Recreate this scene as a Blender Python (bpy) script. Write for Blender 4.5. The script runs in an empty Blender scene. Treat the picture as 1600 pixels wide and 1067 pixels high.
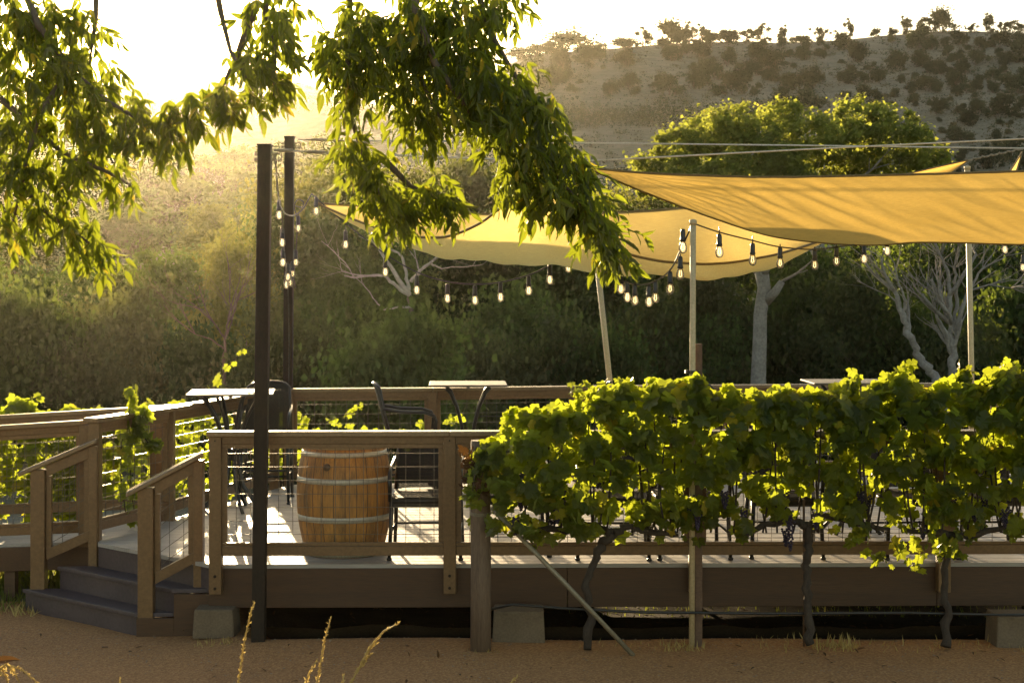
import bpy, math, random
import numpy as np
from mathutils import Vector, Matrix
random.seed(7); rng = np.random.default_rng(11)
SC = bpy.context.scene
COL = SC.collection
F, CZ, HY = 2500.0, 2.59, 437.0           # focal length in photo pixels, eye height, horizon row
EXPOSURE, HAZE, HAZE_G = 1.2, 0.0001, 0.88

def at(px, py, Y):
    """world point seen at photo pixel (px,py) at depth Y"""
    return Vector(((px-800)/F*Y, Y, CZ+(HY-py)/F*Y))
def smooth(t):
    t = min(1, max(0, t)); return t*t*(3-2*t)

# ------------------------------------------------------------------ materials
def new_mat(name):
    m = bpy.data.materials.new(name); m.use_nodes = True
    nt = m.node_tree; nt.nodes.clear()
    out = nt.nodes.new('ShaderNodeOutputMaterial')
    return m, nt, out
def N(nt, kind, **kw):
    n = nt.nodes.new(kind)
    for k, v in kw.items():
        if k in n.inputs.keys() if hasattr(n.inputs, 'keys') else False: n.inputs[k].default_value = v
        else: setattr(n, k, v)
    return n
def ramp(nt, fac, stops):
    r = nt.nodes.new('ShaderNodeValToRGB'); e = r.color_ramp.elements
    while len(e) < len(stops): e.new(0.5)
    for el, (p, c) in zip(e, stops):
        el.position = p; el.color = (*c, 1)
    nt.links.new(fac, r.inputs[0]); return r.outputs[0]
def noise(nt, scale, detail=4, vec=None, stretch=None, rough=.55):
    n = nt.nodes.new('ShaderNodeTexNoise'); n.inputs['Scale'].default_value = scale
    n.inputs['Detail'].default_value = detail; n.inputs['Roughness'].default_value = rough
    tc = nt.nodes.new('ShaderNodeTexCoord')
    mp = nt.nodes.new('ShaderNodeMapping')
    nt.links.new(tc.outputs['Object'], mp.inputs[0])
    if stretch: mp.inputs['Scale'].default_value = stretch
    nt.links.new(mp.outputs[0], n.inputs['Vector'])
    return n.outputs['Fac']
def mix(nt, fac, a, b, mode='MIX'):
    m = nt.nodes.new('ShaderNodeMix'); m.data_type = 'RGBA'; m.blend_type = mode
    for i, v in ((0, fac), (6, a), (7, b)):
        if hasattr(v, 'links'): nt.links.new(v, m.inputs[i])
        elif isinstance(v, (tuple, list)): m.inputs[i].default_value = (*v, 1)
        else: m.inputs[i].default_value = v
    return m.outputs[2]
def bump(nt, h, strength=.3, dist=.01):
    b = nt.nodes.new('ShaderNodeBump'); b.inputs['Strength'].default_value = strength
    b.inputs['Distance'].default_value = dist
    nt.links.new(h, b.inputs['Height']); return b.outputs[0]
def island(nt):
    return nt.nodes.new('ShaderNodeNewGeometry').outputs['Random Per Island']
def principled(nt, out, col, rough=.6, nrm=None, metal=0, spec=.5):
    p = nt.nodes.new('ShaderNodeBsdfPrincipled')
    if hasattr(col, 'links'): nt.links.new(col, p.inputs['Base Color'])
    else: p.inputs['Base Color'].default_value = (*col, 1)
    if hasattr(rough, 'links'): nt.links.new(rough, p.inputs['Roughness'])
    else: p.inputs['Roughness'].default_value = rough
    p.inputs['Metallic'].default_value = metal
    p.inputs['Specular IOR Level'].default_value = spec
    if nrm is not None: nt.links.new(nrm, p.inputs['Normal'])
    nt.links.new(p.outputs[0], out.inputs[0]); return p

def mottled(name, c0, c1, scale=6, rough=.6, bs=.2, stretch=None, metal=0, fine=60, spec=.5):
    m, nt, out = new_mat(name)
    n1 = noise(nt, scale, 6, stretch=stretch); n2 = noise(nt, fine, 3, stretch=stretch)
    col = ramp(nt, n1, [(.3, c0), (.7, c1)])
    col = mix(nt, .35, col, ramp(nt, n2, [(.3, tuple(x*.6 for x in c0)), (.7, tuple(min(1, x*1.3) for x in c1))]))
    principled(nt, out, col, rough, bump(nt, n2, bs, .004), metal, spec)
    return m

def leaf_mat(name, dark, light, trans, tw=.5, gloss=.12, yellow=None, vary=0):
    """two-sided leaf: reflects a little, lets a warm green light through"""
    m, nt, out = new_mat(name)
    r = island(nt)
    col = ramp(nt, r, [(0, dark), (.6, light), (1, light)])
    stops = [(0, tuple(x*.75 for x in trans)), (.95, trans), (1, yellow or trans)]
    tcol = ramp(nt, r, stops)
    if yellow: col = ramp(nt, r, [(0, dark), (.95, light), (1, tuple(x*.6 for x in yellow))])
    if vary:
        oi = nt.nodes.new('ShaderNodeObjectInfo')
        k = ramp(nt, oi.outputs['Random'], [(0, (1-vary, 1-vary*.85, 1-vary)), (.5, (1, .95, .85)), (1, (1+vary*.6, 1+vary*.5, 1+vary*.2))])
        col = mix(nt, 1.0, col, k, 'MULTIPLY'); tcol = mix(nt, 1.0, tcol, k, 'MULTIPLY')
    d = nt.nodes.new('ShaderNodeBsdfDiffuse'); nt.links.new(col, d.inputs[0])
    t = nt.nodes.new('ShaderNodeBsdfTranslucent'); nt.links.new(tcol, t.inputs[0])
    g = nt.nodes.new('ShaderNodeBsdfGlossy'); g.inputs['Roughness'].default_value = .38
    g.inputs[0].default_value = (.8, .8, .8, 1)
    a = nt.nodes.new('ShaderNodeMixShader'); a.inputs[0].default_value = tw
    nt.links.new(d.outputs[0], a.inputs[1]); nt.links.new(t.outputs[0], a.inputs[2])
    fr = nt.nodes.new('ShaderNodeLayerWeight'); fr.inputs[0].default_value = .25
    mu = nt.nodes.new('ShaderNodeMath'); mu.operation = 'MULTIPLY'; mu.inputs[1].default_value = gloss
    nt.links.new(fr.outputs['Facing'], mu.inputs[0])
    b = nt.nodes.new('ShaderNodeMixShader'); nt.links.new(mu.outputs[0], b.inputs[0])
    nt.links.new(a.outputs[0], b.inputs[1]); nt.links.new(g.outputs[0], b.inputs[2])
    nt.links.new(b.outputs[0], out.inputs[0])
    return m

M = {}
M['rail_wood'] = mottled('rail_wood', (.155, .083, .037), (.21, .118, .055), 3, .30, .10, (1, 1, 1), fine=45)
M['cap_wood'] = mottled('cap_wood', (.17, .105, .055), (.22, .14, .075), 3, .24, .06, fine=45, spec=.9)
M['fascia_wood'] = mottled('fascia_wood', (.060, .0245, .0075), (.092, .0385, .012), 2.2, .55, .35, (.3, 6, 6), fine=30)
M['stair_wood'] = mottled('stair_wood', (.055, .038, .042), (.085, .06, .062), 4, .5, .25, fine=40)
M['wire'] = mottled('wire', (.09, .08, .07), (.16, .14, .12), 20, .35, .1, metal=.8)
M['steel'] = mottled('black_steel', (.016, .010, .006), (.036, .022, .012), 4, .6, .1, (1, 1, .3), spec=.25)
M['iron'] = mottled('black_iron', (.012, .011, .01), (.03, .026, .022), 15, .3, .1)
M['rust'] = mottled('rusty_steel', (.09, .045, .025), (.16, .085, .045), 12, .7, .3)
M['pipe'] = mottled('galvanised', (.20, .165, .11), (.30, .25, .17), 9, .45, .1, metal=.3)
M['cream'] = mottled('cream_paint', (.46, .36, .20), (.56, .44, .26), 5, .5, .05)
M['cable'] = mottled('cable', (.50, .46, .38), (.62, .56, .46), 30, .4, .1, metal=.3)
M['cord'] = mottled('cord', (.012, .011, .010), (.022, .02, .018), 30, .3, .1)
M['concrete'] = mottled('concrete', (.11, .075, .044), (.20, .14, .085), 5, .9, .5, fine=70)
M['bark'] = mottled('bark', (.09, .065, .045), (.17, .13, .09), 7, .9, .9, (2, 2, .5), fine=30)
M['vine_bark'] = mottled('vine_bark', (.028, .019, .013), (.07, .048, .032), 18, .9, 1, (3, 3, .6), fine=60)
M['pale_bark'] = mottled('pale_bark', (.26, .23, .18), (.42, .38, .31), 3, .85, .4, fine=14)
M['grey_bark'] = mottled('grey_bark', (.16, .14, .125), (.27, .25, .225), 4, .9, .5, fine=16)
M['round_post'] = mottled('round_post', (.10, .062, .04), (.19, .125, .08), 5, .8, .7, (3, 3, .35), fine=40)
M['hoop'] = mottled('hoop_steel', (.40, .37, .32), (.62, .56, .42), 9, .45, .2, (3, 3, .4), metal=.25)
M['grape'] = mottled('grape', (.012, .008, .02), (.04, .02, .05), 30, .35, .1)
M['dead_leaf'] = leaf_mat('dead_leaf', (.07, .032, .014), (.12, .06, .026), (.14, .065, .02), .3)
M['straw'] = leaf_mat('straw', (.42, .30, .11), (.55, .42, .17), (.62, .45, .16), .45)
M['pebble'] = mottled('pebble', (.20, .13, .085), (.36, .25, .17), 3, .9, .3)

M['vine_leaf'] = leaf_mat('vine_leaf', (.014, .024, .008), (.032, .050, .016), (.60, .70, .07), .5, .2, (.58, .45, .05))
M['ash_leaf'] = leaf_mat('ash_leaf', (.024, .032, .009), (.042, .058, .016), (.40, .47, .045), .48, .18, (.55, .42, .05))
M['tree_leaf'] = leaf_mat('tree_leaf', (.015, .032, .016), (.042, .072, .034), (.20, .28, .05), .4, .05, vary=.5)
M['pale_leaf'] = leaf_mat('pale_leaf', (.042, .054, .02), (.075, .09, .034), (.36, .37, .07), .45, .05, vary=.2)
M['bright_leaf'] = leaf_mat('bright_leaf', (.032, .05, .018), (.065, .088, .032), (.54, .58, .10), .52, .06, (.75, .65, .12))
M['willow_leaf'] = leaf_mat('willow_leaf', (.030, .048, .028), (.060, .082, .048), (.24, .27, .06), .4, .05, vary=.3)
M['shrub_leaf'] = leaf_mat('shrub_leaf', (.028, .042, .028), (.056, .076, .05), (.09, .10, .035), .3, .04, vary=.3)
M['brush_leaf'] = leaf_mat('brush_leaf', (.075, .07, .035), (.11, .10, .05), (.09, .08, .035), .15, .0)
M['red_bark'] = mottled('reddish_bark', (.10, .06, .045), (.17, .11, .08), 7, .9, .5)
M['grass'] = leaf_mat('grass', (.07, .10, .025), (.14, .15, .04), (.40, .45, .08), .5, .08, (.6, .45, .15))

def _deck():
    m, nt, out = new_mat('deck_boards')
    r = island(nt); n1 = noise(nt, 3, 5, stretch=(.6, 6, 6)); n2 = noise(nt, 40, 3, stretch=(.15, 3, 3))
    col = mix(nt, .5, ramp(nt, r, [(0, (.25, .22, .19)), (1, (.46, .41, .355))]), ramp(nt, n1, [(.3, (.28, .24, .21)), (.7, (.44, .40, .35))]))
    col = mix(nt, .3, col, ramp(nt, n2, [(.35, (.2, .17, .15)), (.65, (.48, .44, .39))]))
    principled(nt, out, col, .5, bump(nt, n2, .25, .003)); return m
M['deck'] = _deck()
def _stave():
    m, nt, out = new_mat('oak_staves')
    tc = nt.nodes.new('ShaderNodeTexCoord'); sp = nt.nodes.new('ShaderNodeSeparateXYZ')
    nt.links.new(tc.outputs['Object'], sp.inputs[0])
    an = nt.nodes.new('ShaderNodeMath'); an.operation = 'ARCTAN2'
    nt.links.new(sp.outputs[1], an.inputs[0]); nt.links.new(sp.outputs[0], an.inputs[1])
    mu = nt.nodes.new('ShaderNodeMath'); mu.operation = 'MULTIPLY'; mu.inputs[1].default_value = 26/(2*math.pi)
    nt.links.new(an.outputs[0], mu.inputs[0])
    fl = nt.nodes.new('ShaderNodeMath'); fl.operation = 'FLOOR'; nt.links.new(mu.outputs[0], fl.inputs[0])
    wn = nt.nodes.new('ShaderNodeTexWhiteNoise'); wn.noise_dimensions = '1D'; nt.links.new(fl.outputs[0], wn.inputs['W'])
    fc = nt.nodes.new('ShaderNodeMath'); fc.operation = 'FRACT'; nt.links.new(mu.outputs[0], fc.inputs[0])
    pp = nt.nodes.new('ShaderNodeMath'); pp.operation = 'PINGPONG'; pp.inputs[1].default_value = .5; nt.links.new(fc.outputs[0], pp.inputs[0])
    seam = nt.nodes.new('ShaderNodeMath'); seam.operation = 'LESS_THAN'; seam.inputs[1].default_value = .035; nt.links.new(pp.outputs[0], seam.inputs[0])
    base = ramp(nt, wn.outputs['Value'], [(0, (.36, .135, .025)), (.5, (.50, .205, .042)), (1, (.66, .30, .07))])
    n1 = noise(nt, 7, 6, stretch=(3, 3, .5)); n2 = noise(nt, 6, 6, stretch=(2.2, 2.2, .55)); n3 = noise(nt, 45, 3, stretch=(3, 3, .25))
    col = mix(nt, .45, base, ramp(nt, n1, [(.34, (.13, .05, .014)), (.62, (.62, .28, .062))]))
    col = mix(nt, ramp(nt, n2, [(.46, (0, 0, 0)), (.66, (.85, .85, .85))]), col, (.10, .058, .028))
    col = mix(nt, .3, col, ramp(nt, n3, [(.32, (.16, .08, .035)), (.6, (.62, .30, .085))]))
    col = mix(nt, seam.outputs[0], col, (.07, .04, .025))
    principled(nt, out, col, .6, bump(nt, n3, .3, .004)); return m
M['stave'] = _stave()
def _sail(name, a, b, ta, tb, tw=.6):
    m, nt, out = new_mat(name)
    n1 = noise(nt, 1.2, 4); n2 = noise(nt, 420, 2, stretch=(1, 1, .12)); n3 = noise(nt, 60, 3, stretch=(.25, 1, 5))
    col = ramp(nt, n1, [(.3, a), (.7, b)]); tc = ramp(nt, n1, [(.3, ta), (.7, tb)])
    tc = mix(nt, .38, tc, ramp(nt, n3, [(.3, tuple(x*.55 for x in ta)), (.7, tuple(min(1, x*1.25) for x in tb))]))
    d = nt.nodes.new('ShaderNodeBsdfDiffuse'); nt.links.new(col, d.inputs[0])
    t = nt.nodes.new('ShaderNodeBsdfTranslucent'); nt.links.new(tc, t.inputs[0])
    nb = bump(nt, n3, .35, .004); nt.links.new(nb, d.inputs['Normal']); nt.links.new(nb, t.inputs['Normal'])
    x = nt.nodes.new('ShaderNodeMixShader'); x.inputs[0].default_value = tw
    nt.links.new(d.outputs[0], x.inputs[1]); nt.links.new(t.outputs[0], x.inputs[2])
    nt.links.new(x.outputs[0], out.inputs[0]); return m
M['sail_gold'] = _sail('sail_cloth_gold', (.52, .36, .13), (.58, .41, .16), (.60, .385, .10), (.66, .44, .13))
M['sail_cream'] = _sail('sail_cloth_cream', (.60, .47, .24), (.66, .52, .28), (.90, .63, .21), (.94, .69, .26), .74)
M['hem'] = mottled('sail_hem', (.16, .10, .035), (.22, .14, .05), 20, .8, .2)
def _wicker():
    m, nt, out = new_mat('wicker')
    tc = nt.nodes.new('ShaderNodeTexCoord'); ws = []
    for ax in ('X', 'Z'):
        w = nt.nodes.new('ShaderNodeTexWave'); w.wave_type = 'BANDS'; w.bands_direction = ax
        w.inputs['Scale'].default_value = 34 if ax == 'X' else 38
        nt.links.new(tc.outputs['Object'], w.inputs['Vector']); ws.append(w.outputs['Fac'])
    mx = nt.nodes.new('ShaderNodeMath'); mx.operation = 'MAXIMUM'
    nt.links.new(ws[0], mx.inputs[0]); nt.links.new(ws[1], mx.inputs[1])
    lt = nt.nodes.new('ShaderNodeMath'); lt.operation = 'LESS_THAN'; lt.inputs[1].default_value = .13
    nt.links.new(mx.outputs[0], lt.inputs[0])
    p = principled(nt, out, (.018, .016, .014), .62, bump(nt, mx.outputs[0], .8, .006))
    tr = nt.nodes.new('ShaderNodeBsdfTransparent'); x = nt.nodes.new('ShaderNodeMixShader')
    nt.links.new(lt.outputs[0], x.inputs[0]); nt.links.new(p.outputs[0], x.inputs[1]); nt.links.new(tr.outputs[0], x.inputs[2])
    nt.links.new(x.outputs[0], out.inputs[0]); return m
M['wicker'] = _wicker()
def _bulb():
    m, nt, out = new_mat('bulb_glass')
    t = nt.nodes.new('ShaderNodeBsdfTransparent'); t.inputs[0].default_value = (.95, .92, .86, 1)
    l = nt.nodes.new('ShaderNodeBsdfTranslucent'); l.inputs[0].default_value = (1, .96, .86, 1)
    g = nt.nodes.new('ShaderNodeBsdfGlossy'); g.inputs['Roughness'].default_value = .05
    a = nt.nodes.new('ShaderNodeMixShader'); a.inputs[0].default_value = .22
    nt.links.new(t.outputs[0], a.inputs[1]); nt.links.new(l.outputs[0], a.inputs[2])
    fr = nt.nodes.new('ShaderNodeFresnel'); fr.inputs[0].default_value = 1.5
    b = nt.nodes.new('ShaderNodeMixShader'); nt.links.new(fr.outputs[0], b.inputs[0])
    nt.links.new(a.outputs[0], b.inputs[1]); nt.links.new(g.outputs[0], b.inputs[2])
    nt.links.new(b.outputs[0], out.inputs[0])
    m2, nt, out = new_mat('filament')
    e = nt.nodes.new('ShaderNodeEmission'); e.inputs[0].default_value = (1, .80, .45, 1); e.inputs[1].default_value = 2
    nt.links.new(e.outputs[0], out.inputs[0])
    return m, m2
M['weave'] = mottled('woven_seat', (.008, .007, .006), (.022, .019, .016), 60, .55, .6, fine=160)
M['bulb'], M['filament'] = _bulb()
def _gravel():
    m, nt, out = new_mat('gravel')
    n1 = noise(nt, .7, 5); n2 = noise(nt, 45, 4, rough=.7)
    v = nt.nodes.new('ShaderNodeTexVoronoi'); v.inputs['Scale'].default_value = 75
    tc = nt.nodes.new('ShaderNodeTexCoord'); nt.links.new(tc.outputs['Object'], v.inputs['Vector'])
    col = ramp(nt, n1, [(.3, (.37, .145, .035)), (.7, (.53, .23, .065))])
    col = mix(nt, .55, col, ramp(nt, v.outputs['Color'], [(.15, (.13, .05, .015)), (.5, (.37, .16, .055)), (.9, (.64, .35, .15))]))
    col = mix(nt, .3, col, ramp(nt, n2, [(.3, (.11, .05, .02)), (.7, (.55, .30, .14))]))
    principled(nt, out, col, .9, bump(nt, v.outputs['Distance'], .8, .008)); return m
M['gravel'] = _gravel()
def _terrain():
    m, nt, out = new_mat('terrain')
    n1 = noise(nt, .05, 6); n2 = noise(nt, .35, 6, rough=.7); n3 = noise(nt, 2.5, 5, rough=.7)
    col = ramp(nt, n1, [(.35, (.16, .145, .10)), (.65, (.28, .25, .19))])
    col = mix(nt, .6, col, ramp(nt, n2, [(.38, (.085, .09, .05)), (.6, (.30, .265, .20))]))
    col = mix(nt, .4, col, ramp(nt, n3, [(.35, (.10, .09, .05)), (.65, (.31, .255, .19))]))
    principled(nt, out, col, .95, bump(nt, n3, .6, .3), spec=.1); return m
M['terrain'] = _terrain()
M['soil'] = mottled('shade_dark_soil', (.03, .022, .014), (.07, .05, .032), 4, .98, .9, fine=50, spec=.05)  # near-black ground colour, paints in the shade under the deck

# ------------------------------------------------------------------ mesh builder
class MB:
    def __init__(s): s.v = []; s.f = []; s.sm = []
    def add(s, vs, fs, smooth=False):
        o = len(s.v); s.v += [tuple(v) for v in vs]
        for f in fs: s.f.append(tuple(i+o for i in f)); s.sm.append(smooth)
    def box(s, c, size, rot=None):
        c = Vector(c); hx, hy, hz = [d/2 for d in size]
        vs = [Vector((x, y, z)) for x in (-hx, hx) for y in (-hy, hy) for z in (-hz, hz)]
        if rot is not None: vs = [rot @ v for v in vs]
        s.add([v+c for v in vs], [(0, 1, 3, 2), (4, 6, 7, 5), (0, 4, 5, 1), (2, 3, 7, 6), (0, 2, 6, 4), (1, 5, 7, 3)])
    def beam(s, p0, p1, w, h, up=Vector((0, 0, 1))):
        p0, p1 = Vector(p0), Vector(p1); d = (p1-p0); L = d.length; d.normalize()
        if abs(d.dot(up)) > .98: up = Vector((0, 1, 0))
        a = d.cross(up).normalized(); b = a.cross(d).normalized()
        R = Matrix((a, d, b)).transposed()
        s.box((p0+p1)/2, (w, L, h), R)
    def vbeam(s, p0, p1, w, h):
        """beam whose ends stay vertical and whose height h is vertical (for sloped rails)"""
        p0, p1 = Vector(p0), Vector(p1); d = p1-p0; a = Vector((d.y, -d.x, 0)).normalized()*w/2; z = Vector((0, 0, h/2))
        vs = [p0-a-z, p0-a+z, p0+a-z, p0+a+z, p1-a-z, p1-a+z, p1+a-z, p1+a+z]
        s.add(vs, [(0, 1, 3, 2), (4, 6, 7, 5), (0, 4, 5, 1), (2, 3, 7, 6), (0, 2, 6, 4), (1, 5, 7, 3)])
    def tube(s, pts, r, n=8, closed=False):
        pts = [Vector(p) for p in pts]; m = len(pts)
        rs = r if isinstance(r, (list, tuple)) else [r]*m
        vs = []; prev = None
        for i, p in enumerate(pts):
            t = (pts[min(i+1, m-1)]-pts[max(i-1, 0)])
            if t.length < 1e-9: t = Vector((0, 0, 1))
            t.normalize()
            if prev is None:
                a = t.orthogonal().normalized()
            else:
                a = prev-t*prev.dot(t)
                a = a.normalized() if a.length > 1e-6 else t.orthogonal().normalized()
            prev = a; b = t.cross(a)
            for k in range(n):
                an = 2*math.pi*k/n; vs.append(p+(a*math.cos(an)+b*math.sin(an))*rs[i])
        fs = [(i*n+k, i*n+(k+1) % n, (i+1)*n+(k+1) % n, (i+1)*n+k) for i in range(m-1) for k in range(n)]
        s.add(vs, fs, n > 4)
        o = len(s.v)-m*n
        s.f.append(tuple(o+k for k in range(n))[::-1]); s.sm.append(False)
        s.f.append(tuple(o+(m-1)*n+k for k in range(n))); s.sm.append(False)
    def lathe(s, prof, c=(0, 0, 0), n=24, caps=True):
        c = Vector(c); vs = []
        for r, z in prof:
            for k in range(n):
                a = 2*math.pi*k/n; vs.append(c+Vector((r*math.cos(a), r*math.sin(a), z)))
        m = len(prof)
        fs = [(i*n+k, i*n+(k+1) % n, (i+1)*n+(k+1) % n, (i+1)*n+k) for i in range(m-1) for k in range(n)]
        s.add(vs, fs, True)
        if caps:
            o = len(s.v)-m*n
            s.f.append(tuple(o+k for k in range(n))[::-1]); s.sm.append(False)
            s.f.append(tuple(o+(m-1)*n+k for k in range(n))); s.sm.append(False)
    def build(s, name, mat, parent=None, bevel=0, loc=None):
        me = bpy.data.meshes.new(name); me.from_pydata(s.v, [], s.f)
        me.polygons.foreach_set('use_smooth', s.sm); me.materials.append(mat); me.update()
        o = bpy.data.objects.new(name, me); COL.objects.link(o)
        if parent is not None:
            o.parent = parent; o.matrix_parent_inverse = Matrix.Translation(-Vector(parent.location)) if parent.get('_w') else Matrix()
        if loc is not None: o.location = loc
        if bevel:
            b = o.modifiers.new('bevel', 'BEVEL'); b.width = bevel; b.segments = 2; b.limit_method = 'ANGLE'
        return o
def np_obj(name, V, Fc, mat, parent=None, smooth=False):
    """V (n,3), Fc (m,k) arrays -> object"""
    V = np.asarray(V, np.float32).reshape(-1, 3); Fc = np.asarray(Fc, np.int32); k = Fc.shape[1]
    me = bpy.data.meshes.new(name)
    me.vertices.add(len(V)); me.vertices.foreach_set('co', V.ravel())
    me.loops.add(Fc.size); me.loops.foreach_set('vertex_index', Fc.ravel())
    me.polygons.add(len(Fc)); me.polygons.foreach_set('loop_start', np.arange(0, Fc.size, k, dtype=np.int32))
    me.polygons.foreach_set('use_smooth', np.full(len(Fc), smooth))
    me.update(calc_edges=True); me.materials.append(mat)
    o = bpy.data.objects.new(name, me); COL.objects.link(o)
    if parent is not None:
        o.parent = parent; o.matrix_parent_inverse = Matrix.Translation(-Vector(parent.location)) if parent.get('_w') else Matrix()
    return o
def tag(o, label=None, cat=None, group=None, kind=None):
    if label: o['label'] = label
    if cat: o['category'] = cat
    if group: o['group'] = group
    if kind: o['kind'] = kind
    return o
def thing(name, label, cat, loc=(0, 0, 0), rotz=0, group=None, world=False):
    """Empty at a thing's base. world=True: its parts are modelled in world coordinates"""
    o = bpy.data.objects.new(name, None); COL.objects.link(o)
    o.location = loc; o.rotation_euler = (0, 0, rotz); o.empty_display_size = .1
    if world: o['_w'] = 1
    return tag(o, label, cat, group)
def dup(root, loc, rotz=0, label=None, group=None, scale=None):
    r = root.copy(); COL.objects.link(r); r.location = loc; r.rotation_euler = (0, 0, rotz)
    if scale is not None: r.scale = scale
    if label: r['label'] = label
    if group: r['group'] = group
    for ch in list(root.children):
        c = ch.copy(); COL.objects.link(c); c.parent = r
        for g in list(ch.children):
            d = g.copy(); COL.objects.link(d); d.parent = c
    return r

# ------------------------------------------------------------------ leaf scattering
def basis(tip, nrm):
    """(n,3) tip directions and normals -> (n,3,3) with columns side, tip, normal"""
    t = tip/np.linalg.norm(tip, axis=1, keepdims=True)
    n = nrm-t*np.sum(nrm*t, axis=1, keepdims=True); n /= np.linalg.norm(n, axis=1, keepdims=True)+1e-9
    return np.stack([np.cross(t, n), t, n], axis=2)
def scatter(tv, tf, P, R, S):
    tv = np.asarray(tv, float); tf = np.asarray(tf, np.int64); n = len(P)
    V = np.einsum('nij,kj->nki', R, tv)*np.asarray(S).reshape(n, 1, -1)+P[:, None, :]
    Fc = tf[None]+(np.arange(n)*len(tv))[:, None, None]
    return V.reshape(-1, 3), Fc.reshape(-1, tf.shape[1])
def grape_leaf():
    prof = [(0, 1.0), (14, .78), (26, .70), (40, .86), (52, .96), (64, .74), (78, .60), (95, .74), (112, .84), (130, .66), (150, .62), (168, .52), (177, .12)]
    pts = [(a, r) for a, r in prof]+[(360-a, r) for a, r in prof[:0:-1]]
    v = [(0, 0, 0)]
    for a, r in pts:
        t = math.radians(a); x, y = r*math.sin(t), r*math.cos(t)
        v.append((x, y, -.22*r*r+.10*abs(x)+.05*math.sin(a*.35)))
    k = len(pts)
    return v, [(0, i+1, (i+1) % k+1) for i in range(k)]
GLV, GLF = grape_leaf()
def lance_leaf():
    v = [(0, 0, 0), (0, .33, .0), (0, .68, -.04), (0, 1, -.16)]
    for sx in (-1, 1): v += [(sx*.13, .2, .05), (sx*.165, .42, .05), (sx*.10, .74, .0)]
    f = [(0, 1, 4, 4), (1, 5, 4, 4), (1, 2, 6, 5), (2, 3, 6, 6), (0, 7, 1, 1), (1, 7, 8, 8), (1, 8, 9, 2), (2, 9, 3, 3)]
    t = []
    for a, b, c, d in f:
        t.append((a, b, c))
        if d != c: t.append((a, c, d))
    return v, t
LLV, LLF = lance_leaf()
QLV, QLF = [(0, -.5, 0), (.46, .02, .10), (0, .55, -.06), (-.46, .02, .10)], [(0, 1, 2, 3)]
def rand_unit(n):
    v = rng.normal(size=(n, 3)); return v/np.linalg.norm(v, axis=1, keepdims=True)
def crown_cloud(lobes, n, size, clump=.28, droop=.0, hollow=.5):
    """leaf quads in clumps over a set of ellipsoid lobes (cx,cy,cz,rx,ry,rz)"""
    L = np.array(lobes, float); w = (L[:, 3]*L[:, 4]*L[:, 5])**.67; w /= w.sum()
    nc = max(8, n//70)
    li = rng.choice(len(L), nc, p=w); d = rand_unit(nc); r = hollow+(1-hollow)*rng.random(nc)**.6
    cen = L[li, :3]+d*r[:, None]*L[li, 3:]
    cs = clump*(.5+rng.random(nc))
    ci = rng.integers(0, nc, n)
    P = cen[ci]+rng.normal(size=(n, 3))*cs[ci][:, None]*np.array([1, 1, .75])
    nrm = rand_unit(n)*.9+(cen[ci]-L[li[ci], :3])/L[li[ci], 3:]*1.0+np.array([0, 0, .5])
    tip = rand_unit(n)+np.array([0, 0, -droop])
    return scatter(QLV, QLF, P, basis(tip, nrm), size*(.6+.8*rng.random((n, 1))))

# ------------------------------------------------------------------ camera, light, air
cam = bpy.data.cameras.new('camera'); cam.sensor_width = 36; cam.lens = 36*F/1600
cam.shift_y = -(533.5-HY)/1600; cam.clip_end = 3000; cam.clip_start = .05
cam.dof.use_dof = True; cam.dof.focus_distance = 11.8; cam.dof.aperture_fstop = 18
co = bpy.data.objects.new('camera', cam); COL.objects.link(co); co.location = (0, 0, CZ); co.rotation_euler = (math.radians(90), 0, 0)
SC.camera = co
SUN = Vector(((260-800)/F, 1, (HY-50)/F)).normalized()
EL = math.asin(SUN.z); AZ = math.atan2(SUN.x, SUN.y)
sl = bpy.data.lights.new('sun', 'SUN'); sl.energy = 5; sl.angle = math.radians(.5); sl.color = (1, .86, .64)
so = bpy.data.objects.new('sun', sl); COL.objects.link(so); so.rotation_euler = (-SUN).to_track_quat('-Z', 'Y').to_euler(); so.location = (0, 0, 30)
W = bpy.data.worlds.new('World'); SC.world = W; W.use_nodes = True
nt = W.node_tree; bg = nt.nodes['Background']
sk = nt.nodes.new('ShaderNodeTexSky'); sk.sky_type = 'NISHITA'; sk.sun_disc = False
sk.sun_elevation = EL; sk.sun_rotation = AZ; sk.air_density = 1.0; sk.dust_density = 2.5; sk.ozone_density = 1.0; sk.altitude = 1100
nt.links.new(sk.outputs[0], bg.inputs[0]); bg.inputs[1].default_value = .15
SC.view_settings.view_transform = 'Standard'; SC.view_settings.look = 'None'; SC.view_settings.gamma = 1
SC.view_settings.exposure = EXPOSURE
SC.view_settings.use_white_balance = True; SC.view_settings.white_balance_temperature = 8700; SC.view_settings.white_balance_tint = 10
cy = SC.cycles
cy.max_bounces = 7; cy.diffuse_bounces = 3; cy.glossy_bounces = 2; cy.transmission_bounces = 5; cy.volume_bounces = 0
cy.transparent_max_bounces = 10; cy.caustics_reflective = False; cy.caustics_refractive = False
cy.sample_clamp_indirect = 6; cy.use_denoising = True
try: cy.denoiser = 'OPENIMAGEDENOISE'
except Exception: pass
if HAZE > 0:
    b = MB(); b.box((0, 270, 42), (900, 570, 108))
    m, hn, ho = new_mat('haze')
    pv = hn.nodes.new('ShaderNodeVolumePrincipled'); pv.inputs['Density'].default_value = HAZE
    pv.inputs['Color'].default_value = (1, .91, .74, 1); pv.inputs['Anisotropy'].default_value = HAZE_G
    hn.links.new(pv.outputs[0], ho.inputs['Volume'])
    hz = b.build('haze', m); tag(hz, kind='stuff'); hz['label'] = 'warm evening haze filling the valley air'; hz['category'] = 'haze'

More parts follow.
